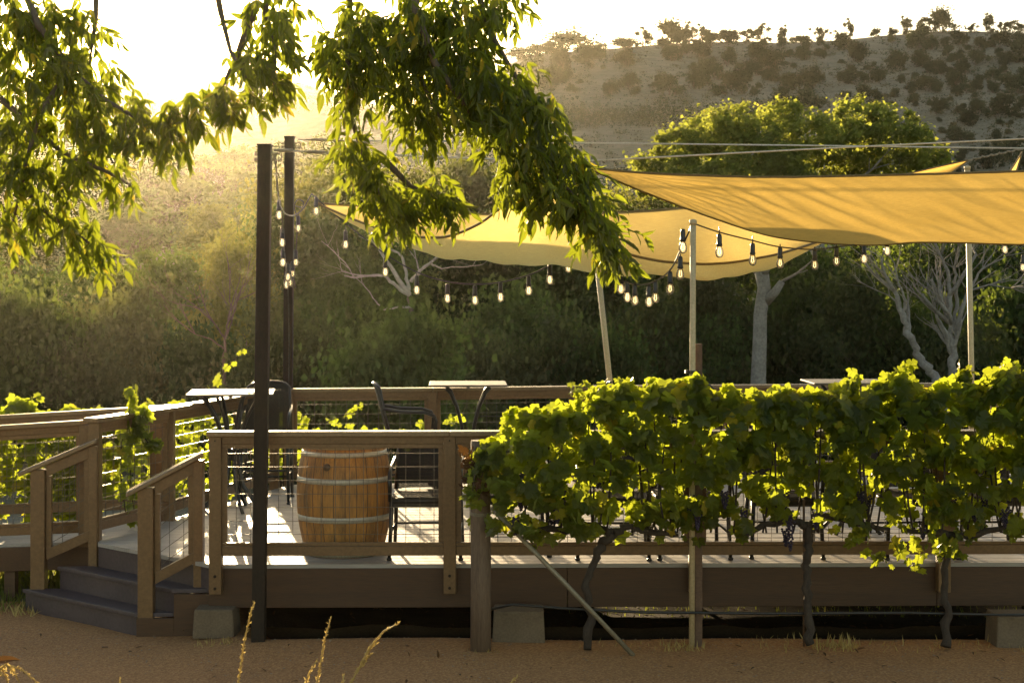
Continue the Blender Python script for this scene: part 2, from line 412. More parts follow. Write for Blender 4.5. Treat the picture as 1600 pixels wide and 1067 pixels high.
# ------------------------------------------------------------------ terrain
def zz(y, Y): return CZ+(HY-y)/F*Y
COLS = []
def left_col(t):  # distances and heights of the left slope
    return [(20, -.5), (32, -2.5), (58, -2), (80, zz(412, 80)), (165, zz(246, 165)), (172, zz(241, 172)), (215, zz(236.5, 215)), (262, zz(238, 262)-8), (400, zz(t, 400)), (470, zz(t, 400)-8), (560, zz(t, 400)-20)]
def right_col(c):
    return [(20, -.6), (32, -3), (60, -3), (88, 0), (165, zz(214, 165)), (172, zz(202, 172)), (190, zz(170, 190)), (200, zz(158, 200)), (300, zz(c, 300)), (335, zz(c, 300)-2), (400, zz(c, 300)-9), (560, zz(c, 300)-30)]
for px, kind, c in ((-2600, 'l', 150), (-600, 'l', 140), (200, 'l', 128), (420, 'l', 122), (640, 'm', 106), (830, 'r', 88), (1000, 'r', 74), (1200, 'r', 66), (1300, 'r', 61), (1450, 'r', 55), (1600, 'r', 50), (2300, 'r', 50), (4200, 'r', 60)):
    if kind == 'm':
        Ys = np.array([20, 32, 58, 80, 165, 172, 215, 262, 300, 400, 470, 560.])
        a = np.interp(Ys, *zip(*left_col(c))); b2 = np.interp(Ys, *zip(*right_col(96)))
        COLS.append(((px-800)/F, list(zip(Ys, .45*a+.55*b2))))
    else: COLS.append(((px-800)/F, left_col(c) if kind == 'l' else right_col(c)))
from mathutils import noise as mnoise
def hfun(x, Y):
    near = -.08*smooth((-x-1.8)/.8)-.30*smooth((Y-11.55)/.5)*smooth((x+2.1)/.5)-.16*smooth((Y-12.2)/2.4)*smooth((x+.8)/1.6)-.25*smooth((Y-14)/4)*smooth((-x-1)/2)
    if Y <= 15: return near
    t = x/max(Y, 1); hs = []
    for i in range(len(COLS)-1):
        if t <= COLS[i+1][0] or i == len(COLS)-2:
            f = min(1, max(0, (t-COLS[i][0])/(COLS[i+1][0]-COLS[i][0])))
            za = np.interp(Y, *zip(*COLS[i][1])); zb = np.interp(Y, *zip(*COLS[i+1][1]))
            far = za*(1-f)+zb*f; break
    k = smooth((Y-15)/6)
    h = near*(1-k)+far*k
    amp = min(1, max(0, (Y-60)/120))
    return h+amp*(1.1*mnoise.noise(Vector((x/22, Y/22, 0)))+.35*mnoise.noise(Vector((x/6, Y/6, 3))))
Ys = list(np.arange(11.3, 20, .45))+list(np.geomspace(20, 560, 150))
Ts = sorted(set(list(np.linspace(-.42, .42, 150))+list(np.linspace(-1.5, -.44, 26))+list(np.linspace(.44, 1.5, 26))))
V = [(t*Y, Y, hfun(t*Y, Y)-(.06 if Y < 13.5 and t*Y < -2 else .03 if Y < 13.5 else 0)) for Y in Ys for t in Ts]; nT = len(Ts)
FF = [(i*nT+k, i*nT+k+1, (i+1)*nT+k+1, (i+1)*nT+k) for i in range(len(Ys)-1) for k in range(nT-1)]
ter = np_obj('terrain', V, FF, M['terrain'], smooth=True); tag(ter, kind='structure')
xs = np.linspace(-22, 22, 89); yg = np.concatenate([np.linspace(-12, 8.5, 40), np.linspace(8.6, 13.3, 50)])
grv = lambda x, y: hfun(x, y)+.022*mnoise.noise(Vector((x*.9, y*.9, 5)))+.010*mnoise.noise(Vector((x*3.1, y*4.5, 8)))
V = [(x, y, grv(x, y)) for y in yg for x in xs]
FF = [(i*89+k, i*89+k+1, (i+1)*89+k+1, (i+1)*89+k) for i in range(89) for k in range(88)]
gp = np_obj('gravel_path', V, FF, M['gravel'], smooth=True); tag(gp, kind='structure')
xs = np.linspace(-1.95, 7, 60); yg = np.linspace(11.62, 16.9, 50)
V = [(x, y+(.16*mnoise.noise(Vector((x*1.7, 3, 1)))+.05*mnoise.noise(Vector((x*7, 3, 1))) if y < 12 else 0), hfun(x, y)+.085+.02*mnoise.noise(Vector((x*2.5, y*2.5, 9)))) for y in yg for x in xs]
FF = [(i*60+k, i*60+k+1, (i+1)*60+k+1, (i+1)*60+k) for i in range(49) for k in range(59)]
soil = np_obj('soil', V, FF, M['soil'], smooth=True); tag(soil, kind='structure')  # separate sheet below the deck, its dark colour stands in for shade
# loose stones on the gravel
pv_, pf_ = [(0, 0, .6), (1, 0, 0), (.2, .9, .1), (-.8, .5, 0), (-.7, -.6, .1), (.3, -.9, 0)], [(0, 1, 2), (0, 2, 3), (0, 3, 4), (0, 4, 5), (0, 5, 1)]
n = 7000; px = rng.uniform(-4.4, 4.4, n); py = rng.uniform(8.8, 12.3, n)
P = np.array([(a, b, grv(a, b)) for a, b in zip(px, py)])
an = rng.uniform(0, 6.28, n); R = np.zeros((n, 3, 3)); R[:, 0, 0] = np.cos(an); R[:, 0, 1] = -np.sin(an); R[:, 1, 0] = np.sin(an); R[:, 1, 1] = np.cos(an); R[:, 2, 2] = 1
st = np_obj('loose_stones', *scatter(pv_, pf_, P, R, .0035+.007*rng.random((n, 1))**3), M['pebble'])
tag(st, kind='stuff', label='small loose stones strewn over the gravel path', cat='stones')
# fallen leaves on the gravel and under the deck
n = 260; n = 900; px = np.concatenate([rng.uniform(-4.2, 4.4, 130), rng.uniform(-1.9, 6, 770)]); py = np.concatenate([rng.uniform(9.2, 11.8, 130), rng.uniform(12.6, 16, 770)])
P = np.array([(a, b, hfun(a, b)+(.015 if b < 11.6 else .10)) for a, b in zip(px, py)])
tip = rand_unit(n)*np.array([1, 1, .2]); nr = rand_unit(n)*.4+np.array([0, 0, 1])
fl = np_obj('fallen_leaves', *scatter(LLV, LLF, P, basis(tip, nr), .03+.04*rng.random((n, 1))), M['dead_leaf'])
tag(fl, kind='stuff', label='dry brown leaves fallen on the gravel and soil', cat='leaves')
# grass: left of and behind the stairs, and beyond the deck
def blades(n, fx, fy, h):
    x = rng.uniform(*fx, n); y = rng.uniform(*fy, n)
    P = np.array([(a, b, hfun(a, b)-.03) for a, b in zip(x, y)])
    tip = rng.normal(size=(n, 3))*.35+np.array([0, 0, 1]); nr = rand_unit(n)*np.array([1, 1, .1])+1e-3
    return scatter([(-.05, 0, 0), (.05, 0, 0), (.035, .55, .03), (0, 1, .16), (-.035, .55, .03)], [(0, 1, 2), (0, 2, 4), (4, 2, 3)], P, basis(tip, nr), h*(.5+rng.random((n, 1))))
parts = [blades(9000, (-7, -3.1), (13.6, 19), .17), blades(9000, (-1, 9), (16.8, 22), .2), blades(5000, (.5, 7), (13.9, 16.8), .14), blades(700, (-5.2, -3.9), (12.9, 13.8), .12)]
o_ = 0; VV = []; FF = []
for v, f in parts: VV.append(v); FF.append(f+o_); o_ += len(v)
VV = np.concatenate(VV); FF = np.concatenate(FF)
gr = np_obj('grass', VV, FF, M['grass']); tag(gr, kind='stuff', label='sunlit green grass behind and under the deck', cat='grass')

w_ = [blades(110, (q, q+e), (y0, y1), h) for q, e, y0, y1, h in ((-.35, .25, 11.05, 11.25, .05), (.45, .9, 11.1, 11.5, .05), (1.05, .3, 11.15, 11.35, .07), (1.6, 1.0, 11.1, 11.6, .07), (2.1, .35, 11.15, 11.4, .09), (2.6, 1.2, 11.1, 11.5, .06), (-2.3, .3, 11.45, 11.6, .06), (-4.3, .5, 12.7, 13.0, .10))]
V, FF, o_ = [], [], 0
for v, f in w_: V.append(v); FF.append(f+o_); o_ += len(v)
wd = np_obj('dry_weeds', np.concatenate(V), np.concatenate(FF), M['straw']); tag(wd, kind='stuff', label='dry tufts of weeds along the foot of the vine row', cat='weeds')

# ------------------------------------------------------------------ wooden deck
DZ = .47
poly = [(-2.24, 11.92), (6.2, 12.04), (6.2, 17.6), (-2.3, 16.55), (-3.07, 14.05), (-3.36, 13.05), (-3.34, 12.9)]
def clip(poly, y0, y1):
    for s, lim in ((1, y0), (-1, y1)):
        out = []
        for i in range(len(poly)):
            a, b = poly[i], poly[(i+1) % len(poly)]; da, db = s*(a[1]-lim), s*(b[1]-lim)
            if da >= 0: out.append(a)
            if (da >= 0) != (db >= 0):
                t = da/(da-db); out.append((a[0]+(b[0]-a[0])*t, a[1]+(b[1]-a[1])*t))
        poly = out
        if not poly: return []
    return poly
def planks(poly, pitch, zfun, th=.03):
    mb = MB(); y = min(p[1] for p in poly)
    while y < max(p[1] for p in poly):
        q = clip(poly, y+.0055, y+pitch-.0055); y += pitch
        if len(q) < 3: continue
        n = len(q); vs = [(a, b, zfun(a, b)) for a, b in q]+[(a, b, zfun(a, b)-th) for a, b in q]
        mb.add(vs, [tuple(range(n)), tuple(range(2*n-1, n-1, -1))]+[(i, i+n, (i+1) % n+n, (i+1) % n) for i in range(n)])
    return mb
dk = thing('wooden_deck', 'raised wooden deck with grey boards and a brown fascia', 'deck', (1.5, 14, 0), world=True)
planks(poly, .14, lambda x, y: DZ).build('floor_boards', M['deck'], dk)
def run(mb, pts, z0, z1, th):
    for a, b in zip(pts[:-1], pts[1:]): mb.vbeam((a[0], a[1], (z0+z1)/2), (b[0], b[1], (z0+z1)/2), th, z1-z0)
for x0, x1 in ((-2.26, .412), (.416, 3.182), (3.186, 6.2)):
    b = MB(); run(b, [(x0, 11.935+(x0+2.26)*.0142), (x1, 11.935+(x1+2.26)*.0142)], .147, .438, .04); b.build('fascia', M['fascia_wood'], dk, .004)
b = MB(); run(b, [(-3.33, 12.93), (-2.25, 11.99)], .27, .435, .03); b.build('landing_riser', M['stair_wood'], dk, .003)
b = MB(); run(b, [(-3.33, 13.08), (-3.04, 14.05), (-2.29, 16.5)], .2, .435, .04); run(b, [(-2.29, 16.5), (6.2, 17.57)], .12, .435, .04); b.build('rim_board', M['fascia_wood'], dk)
b = MB(); run(b, [(-2.72, 15.1), (-2.2, 15.2), (.55, 15.35)], -.5, .41, .05); b.build('sun_block_board', M['fascia_wood'], dk)  # added board, keeps low sun off the ground under the deck
b = MB()
for x in (-1.8, 0, 1.8, 3.6, 5.4):
    b.vbeam((x, 12.1, .33), (x, 16.4, .33), .05, .19)
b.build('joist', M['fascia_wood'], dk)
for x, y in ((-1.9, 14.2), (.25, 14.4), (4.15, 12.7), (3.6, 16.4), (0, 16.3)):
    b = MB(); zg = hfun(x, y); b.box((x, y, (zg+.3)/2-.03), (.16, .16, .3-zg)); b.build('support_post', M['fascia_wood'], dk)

def block(px0, px1, py1, py0, Y, label):
    a, c = at(px0, py1, Y), at(px1, py1, Y); w = c.x-a.x; zt = at(px0, py0, Y).z; zb = a.z-.03; cx = (a.x+c.x)/2
    b = MB(); d = .30; k = .92
    vs = [(-w/2, -d/2, zb), (w/2, -d/2, zb), (w/2, d/2, zb), (-w/2, d/2, zb), (-w/2*k, -d/2*k, zt), (w/2*k, -d/2*k, zt), (w/2*k, d/2*k, zt), (-w/2*k, d/2*k, zt)]
    b.add(vs, [(3, 2, 1, 0), (4, 5, 6, 7), (0, 1, 5, 4), (1, 2, 6, 5), (2, 3, 7, 6), (3, 0, 4, 7)])
    o = b.build('concrete_block', M['concrete'], None, .012); o.location = (cx, Y+d/2, 0)
    return tag(o, label, 'concrete block', 'concrete blocks under the deck edge')
block(300, 366, 992, 953, 11.75, 'pale concrete pier block beside the bottom of the stairs')
block(768, 853, 1019, 956, 11.45, 'pale concrete pier block beside the round vineyard post')
block(1556, 1650, 1031, 964, 11.3, 'concrete pier block at the far right under the deck edge')

# ------------------------------------------------------------------ railings
def mesh_panel(name, parent, a, b, zlo0, zhi0, zlo1, zhi1, pitch=.102, r=.0029):
    """welded wire grid between plan points a and b; lower / upper edge heights at both ends"""
    mb = MB(); a = Vector((a[0], a[1], 0)); b = Vector((b[0], b[1], 0)); L = (b-a).length
    n = max(2, int(L/pitch))
    for i in range(1, n+1):
        f = (i-.35)/n*1.0
        if f >= 1: break
        p = a.lerp(b, f); mb.tube([(p.x, p.y, zlo0+(zlo1-zlo0)*f-.02), (p.x, p.y, zhi0+(zhi1-zhi0)*f+.02)], r, 4)
    m = max(2, int((zhi0-zlo0)/pitch+.5))
    for j in range(m):
        f = (j+.6)/m
        mb.tube([(a.x, a.y-.004, zlo0+(zhi0-zlo0)*f), (b.x, b.y-.004, zlo1+(zhi1-zlo1)*f)], r, 4)
    return mb.build(name, M['wire'], parent)
def railing(label, pts, group=None, zbase=None, H=1.0, zpost=None, cap_ext=(.06, .06), name='deck_railing', wood='rail_wood'):
    """pts: post positions (x,y,z of the walking surface)"""
    W_ = M[wood]
    r = thing(name, label, 'railing', (*pts[0][:2], pts[0][2]), world=True, group=group)
    for i, (x, y, z) in enumerate(pts):
        zb = (zpost if zpost is not None else z-.04); b = MB()
        b.box((x, y, (zb+z+H-.04)/2), (.092, .092, z+H-.04-zb), None)
        b.build('post', W_, r, .005)
    cap = MB(); tr = MB(); br = MB()
    P = [Vector(p) for p in pts]
    for i in range(len(P)-1):
        d = (P[i+1]-P[i]); u = Vector((d.x, d.y, 0)).normalized(); s = d.z/Vector((d.x, d.y, 0)).length
        e0 = cap_ext[0] if i == 0 else .0; e1 = cap_ext[1] if i == len(P)-2 else .0
        a = P[i]-u*e0-Vector((0, 0, s*e0)); c = P[i+1]+u*e1+Vector((0, 0, s*e1))
        cap.vbeam(a+Vector((0, 0, H-.02)), c+Vector((0, 0, H-.02)), .14, .038)
        q0 = P[i]+u*.047+Vector((0, 0, s*.047)); q1 = P[i+1]-u*.047-Vector((0, 0, s*.047))
        tr.vbeam(q0+Vector((0, 0, H-.067)), q1+Vector((0, 0, H-.067)), .06, .054)
        tr.vbeam(q0+Vector((0, 0, H-.112)), q1+Vector((0, 0, H-.112)), .042, .034)
        br.vbeam(q0+Vector((0, 0, .112)), q1+Vector((0, 0, .112)), .06, .07)
        br.vbeam(q0+Vector((0, 0, .16)), q1+Vector((0, 0, .16)), .042, .024)
        for q, sg in ((q0, 1), (q1, -1)):
            w = q+u*.016*sg
            tr.beam(w+Vector((0, 0, .174)), w+Vector((0, 0, H-.130)), .042, .032)
        mesh_panel('mesh_panel', r, q0+u*.034, q1-u*.034, q0.z+.172, q0.z+H-.128, q1.z+.172, q1.z+H-.128)
    cap.build('cap_rail', M['cap_wood'], r, .006); tr.build('upper_rail', W_, r, .003); br.build('lower_rail', W_, r, .003)
    return r
def fy(x): return 11.865+(x+2.2)*.0142
fx = [at(p, 600, 11.9).x for p in (339, 703, 1086, 1476, 1850)]
railing('front deck railing with brown posts and wire mesh, barrel behind it', [(x, fy(x), DZ) for x in fx], 'railings around the deck', zpost=.265)
fr_ = [o for o in bpy.data.objects if o.get('label', '').startswith('front deck railing')][0]
for x in fx:
    for z, r_ in ((.31, .011), (.40, .011), (DZ+.93, .006)):
        b = MB(); b.tube([(x, fy(x)-.044, z), (x, fy(x)-.054, z)], r_, 10); b.build('bolt', M['steel'], fr_)
bx = [(-2.3, 16.5), (at(676, 0, 16.65).x, 16.62), (.68, 16.9), (2.25, 17.08), (3.75, 17.27), (5.3, 17.46)]
railing('long back deck railing with wire mesh in front of the dark trees', [(x, y, DZ) for x, y in bx], 'railings around the deck', cap_ext=(.0, .06))
U1 = at(147, 690, 13.0); U2 = at(311, 712, 12.1)
railing('left side deck railing from the stairs to the back corner, vine growing through it', [(U1.x, 13.03, DZ), (-3.02, 14.1, DZ), (-2.42, 16.3, DZ)], 'railings around the deck', zpost=.1, cap_ext=(.07, .12))
# ramp to the left
rz = lambda x, y: DZ-.012-.085*max(0, -3.3-x)
rp = thing('wooden_ramp', 'wooden access ramp sloping down to the left of the deck', 'ramp', (-4.5, 14, 0), world=True)
planks([(-7.4, 14.35), (-3.35, 13.1), (-3.1, 14.1), (-3.2, 14.35), (-7.4, 15.6)], .14, rz).build('ramp_boards', M['deck'], rp)
b = MB(); b.vbeam((-3.36, 13.1, .33), (-7.4, 14.33, -.01), .04, .2); b.build('side_board', M['fascia_wood'], rp, .004)
b = MB(); b.vbeam((-3.25, 14.4, .33), (-7.4, 15.62, -.01), .04, .2); b.build('side_board', M['fascia_wood'], rp, .004)
for x, y in ((-4.2, 13.42), (-5.6, 13.85), (-5.2, 14.8)):
    b = MB(); zg = hfun(x, y)-.05; zt = rz(x, y)-.2; b.box((x, y, (zg+zt)/2), (.09, .09, zt-zg)); b.build('support_post', M['fascia_wood'], rp)
railing('near ramp railing sloping down to the left from the stair post', [(-3.50, 13.14, rz(-3.5, 0)), (-5.1, 13.63, rz(-5.1, 0)), (-6.7, 14.11, rz(-6.7, 0))], 'railings around the deck', zpost=None, cap_ext=(.0, .05))
railing('far ramp railing sloping down to the left with vines behind', [(-3.18, 14.4, rz(-3.2, 0)), (-4.9, 14.92, rz(-4.9, 0)), (-6.6, 15.43, rz(-6.6, 0))], 'railings around the deck', cap_ext=(.1, .05))

# ------------------------------------------------------------------ stairs
stt = thing('staircase', 'short dark brown wooden staircase of two steps up to the deck', 'stairs', (-3.2, 12.4, -.1), world=True)
EL_, ER_ = Vector((-3.38, 12.95, 0)), Vector((-2.25, 12.0, 0))
def tread(shift, zt, zb):
    a, c = EL_+Vector((-shift, 0, 0)), ER_+Vector((-shift, 0, 0)); w = Vector((.275, 0, 0))
    n = Vector((-.64, -.76, 0))*.025
    t = MB(); q = [a+n, c+n, c+w, a+w]; z0, z1 = Vector((0, 0, zt-.032)), Vector((0, 0, zt))
    t.add([v+z0 for v in q]+[v+z1 for v in q], [(3, 2, 1, 0), (4, 5, 6, 7), (0, 1, 5, 4), (1, 2, 6, 5), (2, 3, 7, 6), (3, 0, 4, 7)])
    t.build('tread', M['stair_wood'], stt, .005)
    r = MB(); m = Vector((0, 0, (zt-.034+zb)/2)); r.vbeam(a+m-n*.6, c+m-n*.6, .025, zt-.034-zb); r.build('riser', M['stair_wood'], stt, .002)
tread(.56, .095, -.12); tread(.28, .275, .09)
sd = MB()
for sh, zt in ((.56, .06), (.28, .24)):
    c = ER_+Vector((-sh, -.0, 0)); sd.vbeam(c+Vector((0, -.02, (zt-.12)/2)), c+Vector((.28, -.02, (zt-.12)/2)), .03, zt+.12)
sd.vbeam(ER_+Vector((0, -.02, .14)), ER_+Vector((.12, -.02, .14)), .03, .52)
sd.build('stringer', M['fascia_wood'], stt, .003)
def stair_rail(label, N0, U, zg, zbN, zbU):
    r = thing('stair_railing', label, 'railing', (N0.x, N0.y, zg), world=True, group='sloping railings of the stairs')
    for p, zb in ((N0, zbN), (U, zbU)):
        b = MB(); w = .046; zt = p.z-.03
        b.box((p.x, p.y, (zb+zt)/2), (.115 if p is N0 else .07, .1, zt-zb)); b.build('post', M['rail_wood'], r, .005)
    d = (U-N0); s = d.z/Vector((d.x, d.y, 0)).length; u = Vector((d.x, d.y, 0)).normalized()
    up = lambda q, dz: q+Vector((0, 0, dz))
    ext = N0-u*.15-Vector((0, 0, s*.15)); end = U+u*.03+Vector((0, 0, s*.03))
    b = MB(); b.vbeam(ext, end, .15, .04); b.build('cap_rail', M['cap_wood'], r, .008)
    q0 = N0+u*.06+Vector((0, 0, s*.06)); q1 = U-u*.036-Vector((0, 0, s*.036))
    b = MB(); b.vbeam(up(q0, -.07), up(q1, -.07), .055, .09)
    b.beam(up(q0+u*.022, -.72), up(q0+u*.022, -.11), .042, .044); b.beam(up(q1-u*.02, -.72), up(q1-u*.02, -.11), .042, .04)
    b.build('upper_rail', M['rail_wood'], r, .003)
    b = MB(); b.vbeam(up(q0, -.745), up(q1, -.745), .055, .085); b.build('lower_rail', M['rail_wood'], r, .003)
    mesh_panel('mesh_panel', r, q0+u*.04, q1-u*.04, q0.z-.71, q0.z-.11, q1.z-.71, q1.z-.11)
N1 = at(61, 727, 12.95); N2 = at(229, 755, 12.02)
stair_rail('sloping stair railing on the far left side of the steps', N1, U1, 0, .08, .2)
stair_rail('sloping stair railing nearest the camera, right of the steps', N2, U2, -.1, -.12, .12)

# ------------------------------------------------------------------ posts, poles, cables
def steel_post(label, T, B, w=.095):
    r = thing('steel_post', label, 'post', (B.x, B.y, B.z), world=True, group='dark square steel posts at the deck corner')
    b = MB(); b.beam(B-Vector((0, 0, .05)), T, w, w); b.build('shaft', M['steel'], r, .006)
    b = MB(); b.box(T+Vector((0, 0, .004)), (w+.008, w+.008, .012)); b.build('cap', M['steel'], r)
    b = MB()
    for dz in (-.06, -.10):
        b.tube([T+Vector((-w/2-.03, 0, dz)), T+Vector((w/2+.02, 0, dz))], .009, 6); b.lathe([(.0, -.012), (.018, -.01), (.018, .01), (0, .012)], T+Vector((-w/2-.012, 0, dz)), 8)
    ring = [T+Vector((w/2+.045+.028*math.cos(a), 0, -.08+.028*math.sin(a))) for a in np.linspace(0, 6.28, 14)]
    b.tube(ring, .007, 6); b.build('eye_bolt', M['pipe'], r)
    return r
P1T, P1B = at(414, 228, 11.55), at(404, 1000, 11.55)
P2T, P2B = at(452.5, 215, 16.8), Vector((at(448.5, 757, 16.8).x, 16.8, hfun(-2.3, 16.8)))
steel_post('nearer tall dark steel post standing on the gravel in front of the deck', P1T, P1B)
steel_post('farther tall dark steel post behind the back corner of the deck', P2T, P2B)
def pole(label, pts, r=.02, mat='cream'):
    b = MB(); o = pts[0]; b.tube([p-o for p in pts], r, 12)
    b.lathe([(r, -.02), (r*1.25, -.02), (r*1.25, .012), (r*.4, .02)], pts[-1]-o, 12)
    p = b.build('sail_pole', M[mat], None); p.location = o
    return tag(p, label, 'pole', 'slim poles holding up the shade sails')
pl = at(1081, 1003, 11.28); pole('slim cream pole standing in the vines, string lights tied to its top', [pl-Vector((0, 0, .05)), at(1082, 590, 11.28), at(1083, 347, 11.28)], .021)
pole('cream pole leaning to the left behind the back railing', [Vector((at(957, 700, 17.25).x, 17.25, hfun(1, 17.25)-.05)), at(953, 598, 17.25), at(930, 380, 17.25)], .031)
pole('upright cream pole on the right rising above the golden sail', [Vector((at(1519, 700, 17.7).x, 17.7, hfun(5, 17.7)-.05)), at(1518, 580, 17.7), at(1511.5, 262, 17.7)], .030)
def cable(label, pts, r, hw=()):
    c = thing('cable', label, 'cable', pts[0], world=True, group='steel cables strung above the deck')
    b = MB(); b.tube(pts, r, 6); b.build('strand', M['cable'], c)
    for p, q in hw:
        b = MB(); d = (q-p); b.tube([p, p+d*.12, p+d*.14, p+d*.86, p+d*.88, q], [.006, .006, .013, .013, .006, .006], 8); b.build('turnbuckle', M['pipe'], c)
    return c
def path(*l): return [at(*p) for p in l]
cable('thin cable from the farther steel post, topmost of the cables', path((465, 218, 16.8), (540, 220, 16.85), (905, 223.5, 17.1), (1250, 227.5, 17.4), (1600, 232, 17.8), (1800, 235, 18)), .009, [(at(478, 218, 16.8), at(540, 220, 16.83))])
cable('thin cable from the nearer steel post to the tip of the golden sail', path((428, 235, 11.55), (540, 240, 11.57), (740, 248, 11.6), (850, 251.5, 11.62), (915, 252, 11.65)), .0065, [(at(432, 235, 11.55), at(458, 236, 11.55)), (at(475, 237, 11.55), at(512, 238.5, 11.56))])
cable('thin cable rising to the right from the tip of the golden sail', path((915, 252, 11.65), (1250, 234, 12.2), (1600, 217, 12.8), (1800, 207, 13.1)), .0065)

# ------------------------------------------------------------------ shade sails
def curve_y(tab, x):
    xs, ys = zip(*tab); n = len(xs)   # monotone-ish cubic through the points
    x = min(max(x, xs[0]), xs[-1])
    for i in range(n-1):
        if x <= xs[i+1]:
            h = xs[i+1]-xs[i]; t = (x-xs[i])/h
            m0 = (ys[i+1]-ys[max(i-1, 0)])/(xs[i+1]-xs[max(i-1, 0)])*h; m1 = (ys[min(i+2, n-1)]-ys[i])/(xs[min(i+2, n-1)]-xs[i])*h
            return (2*t**3-3*t*t+1)*ys[i]+(t**3-2*t*t+t)*m0+(-2*t**3+3*t*t)*ys[i+1]+(t**3-t*t)*m1
def sail(name, label, mat, x0, x1, curves, depths, nu, nv, hems, rip, hemr=.009, loc=None):
    """curves: three rows (near, middle, far) of (px,py); depths the same rows of (px,Y)"""
    r = thing(name, label, 'shade sail', at(x0, curves[0][0][1], depths[0][0][1]), world=True, group='cloth shade sails stretched above the deck')
    G = []
    for i in range(nu+1):
        f = i/nu; px = x0+(x1-x0)*f; pts = [at(px, curve_y(c, px), curve_y(d, px)) for c, d in zip(curves, depths)]
        row = []
        for j in range(nv+1):
            v = j/nv; a = 2*(v-.5)*(v-1); b = 4*v*(1-v); c = 2*v*(v-.5)
            p = pts[0]*a+pts[1]*b+pts[2]*c
            row.append(p+Vector((0, 0, rip(f, v)*min(1, 6*f)*min(1, 8*v*(1-v)+.15))))
        G.append(row)
    V = [tuple(p) for row in G for p in row]; k = nv+1
    FF = [(i*k+j, (i+1)*k+j, (i+1)*k+j+1, i*k+j+1) for i in range(nu) for j in range(nv)]
    c = np_obj('cloth', V, FF, M[mat], r, True)
    for w in hems:
        b = MB(); pts = [row[0] if w == 'n' else row[-1] for row in G]; b.tube(pts, hemr, 6); b.build('hem', M['hem'], r)
    return r
def ripA(f, v): return .012*math.sin(38*f+5*v)+.01*math.sin(23*(f-.2*v))+.006*math.sin(90*f+20*v)
A_n = [(495, 318), (560, 346), (620, 366), (660, 371), (700, 369), (750, 349), (795, 316), (838, 291), (880, 322), (930, 370), (1000, 402), (1100, 412), (1200, 401), (1295, 372)]
A_b = [(495, 318), (560, 353), (620, 379), (700, 399), (760, 408), (890, 420), (1000, 424), (1100, 424), (1160, 420), (1230, 402), (1295, 374)]
A_f = [(495, 318), (560, 322), (640, 329), (780, 335), (948, 333), (1131, 322), (1220, 328), (1295, 350)]
sl_a = sail('shade_sail', 'cream shade sail sagging at the back behind the hanging branch', 'sail_cream', 495, 1295, [A_n, A_b, A_f],
     [[(495, 15.2), (700, 12.9), (838, 12.2), (1000, 12.4), (1200, 13.6), (1295, 15)], [(495, 15.2), (700, 13.9), (900, 13.4), (1100, 13.5), (1200, 14.2), (1295, 15.2)], [(495, 15.2), (700, 15.0), (900, 14.9), (1131, 15.1), (1295, 15.8)]], 150, 30, 'nf', ripA, .011)
def ripB(f, v):
    w = v/(f+.25)
    p = f*2.2-v*.62; q = f*1.2+v
    s_ = mnoise.noise(Vector((p*9, q*1.3, 2))); s2 = mnoise.noise(Vector((p*19, q*2.2, 6)))
    return .022*(.5-abs(s_))*smooth(f*5)+.008*(.5-abs(s2))*smooth(f*4)+.007*math.sin(31*w+4*f)*(1-smooth(f*2.2))
    return .016*math.sin(13*w+3*f+1.5*g_)*g_+.010*math.sin(29*w+9*f+1.2)*mnoise.noise(Vector((w*6, f*5, 4)))*1.5+.004*math.sin(61*w-7*f)+.010*mnoise.noise(Vector((w*16, f*2.5, 8)))
B_n = [(915, 262), (1000, 270), (1100, 275), (1200, 277), (1350, 275), (1500, 271), (1600, 268), (1800, 260)]
B_f = [(915, 262), (960, 281), (1010, 302), (1100, 336), (1200, 368), (1290, 380), (1370, 383), (1430, 379), (1520, 380), (1600, 382), (1800, 372)]
B_m = [(x, curve_y(B_n, x)*.46+curve_y(B_f, x)*.54) for x in range(915, 1801, 59)]
sail('shade_sail', 'large golden shade sail in front on the right, wrinkled and backlit', 'sail_gold', 915, 1790, [B_n, B_m, B_f],
     [[(915, 11.65), (1200, 11.75), (1790, 12)], [(915, 11.65), (1200, 12.6), (1790, 13.2)], [(915, 11.65), (1200, 13.6), (1790, 14.4)]], 180, 44, 'nf', ripB, .009)
C_n = [(1400, 276), (1460, 262), (1512, 250.5)]; C_f = [(1400, 290), (1470, 279), (1512, 252)]
sail('shade_sail', 'small golden sail tip beyond the top edge of the large golden sail', 'sail_gold', 1400, 1512, [C_n, [(x, (curve_y(C_n, x)+curve_y(C_f, x))/2) for x in (1400, 1440, 1480, 1512)], C_f],
     [[(1400, 16.5), (1512, 17)]]*2+[[(1400, 16.0), (1512, 17)]], 20, 8, 'nf', lambda f, v: 0, .008)
D_n = [(1560, 292), (1578, 268), (1597, 238)]; D_f = [(1560, 300), (1578, 294), (1597, 240)]
sail('shade_sail', 'narrow tan sail corner at the far right edge under the cables', 'sail_cream', 1560, 1597, [D_n, [(x, (curve_y(D_n, x)+curve_y(D_f, x))/2+4) for x in (1560, 1578, 1597)], D_f],
     [[(1560, 16.8), (1597, 17.5)]]*2+[[(1560, 16.2), (1597, 17.5)]], 16, 8, 'nf', lambda f, v: 0, .008)
ch = MB()
for i in range(13):
    p = at(1512+6.6*i, 251-1.35*i, 17+.045*i); q = at(1518.5+6.6*i, 249.6-1.35*i, 17.04+.045*i); ch.tube([p, (p+q)/2+Vector((0, 0, .012 if i % 2 else 0)), q], .011, 6)
tag(ch.build('chain', M['pipe']), 'short steel chain holding the small golden sail tip', 'chain')

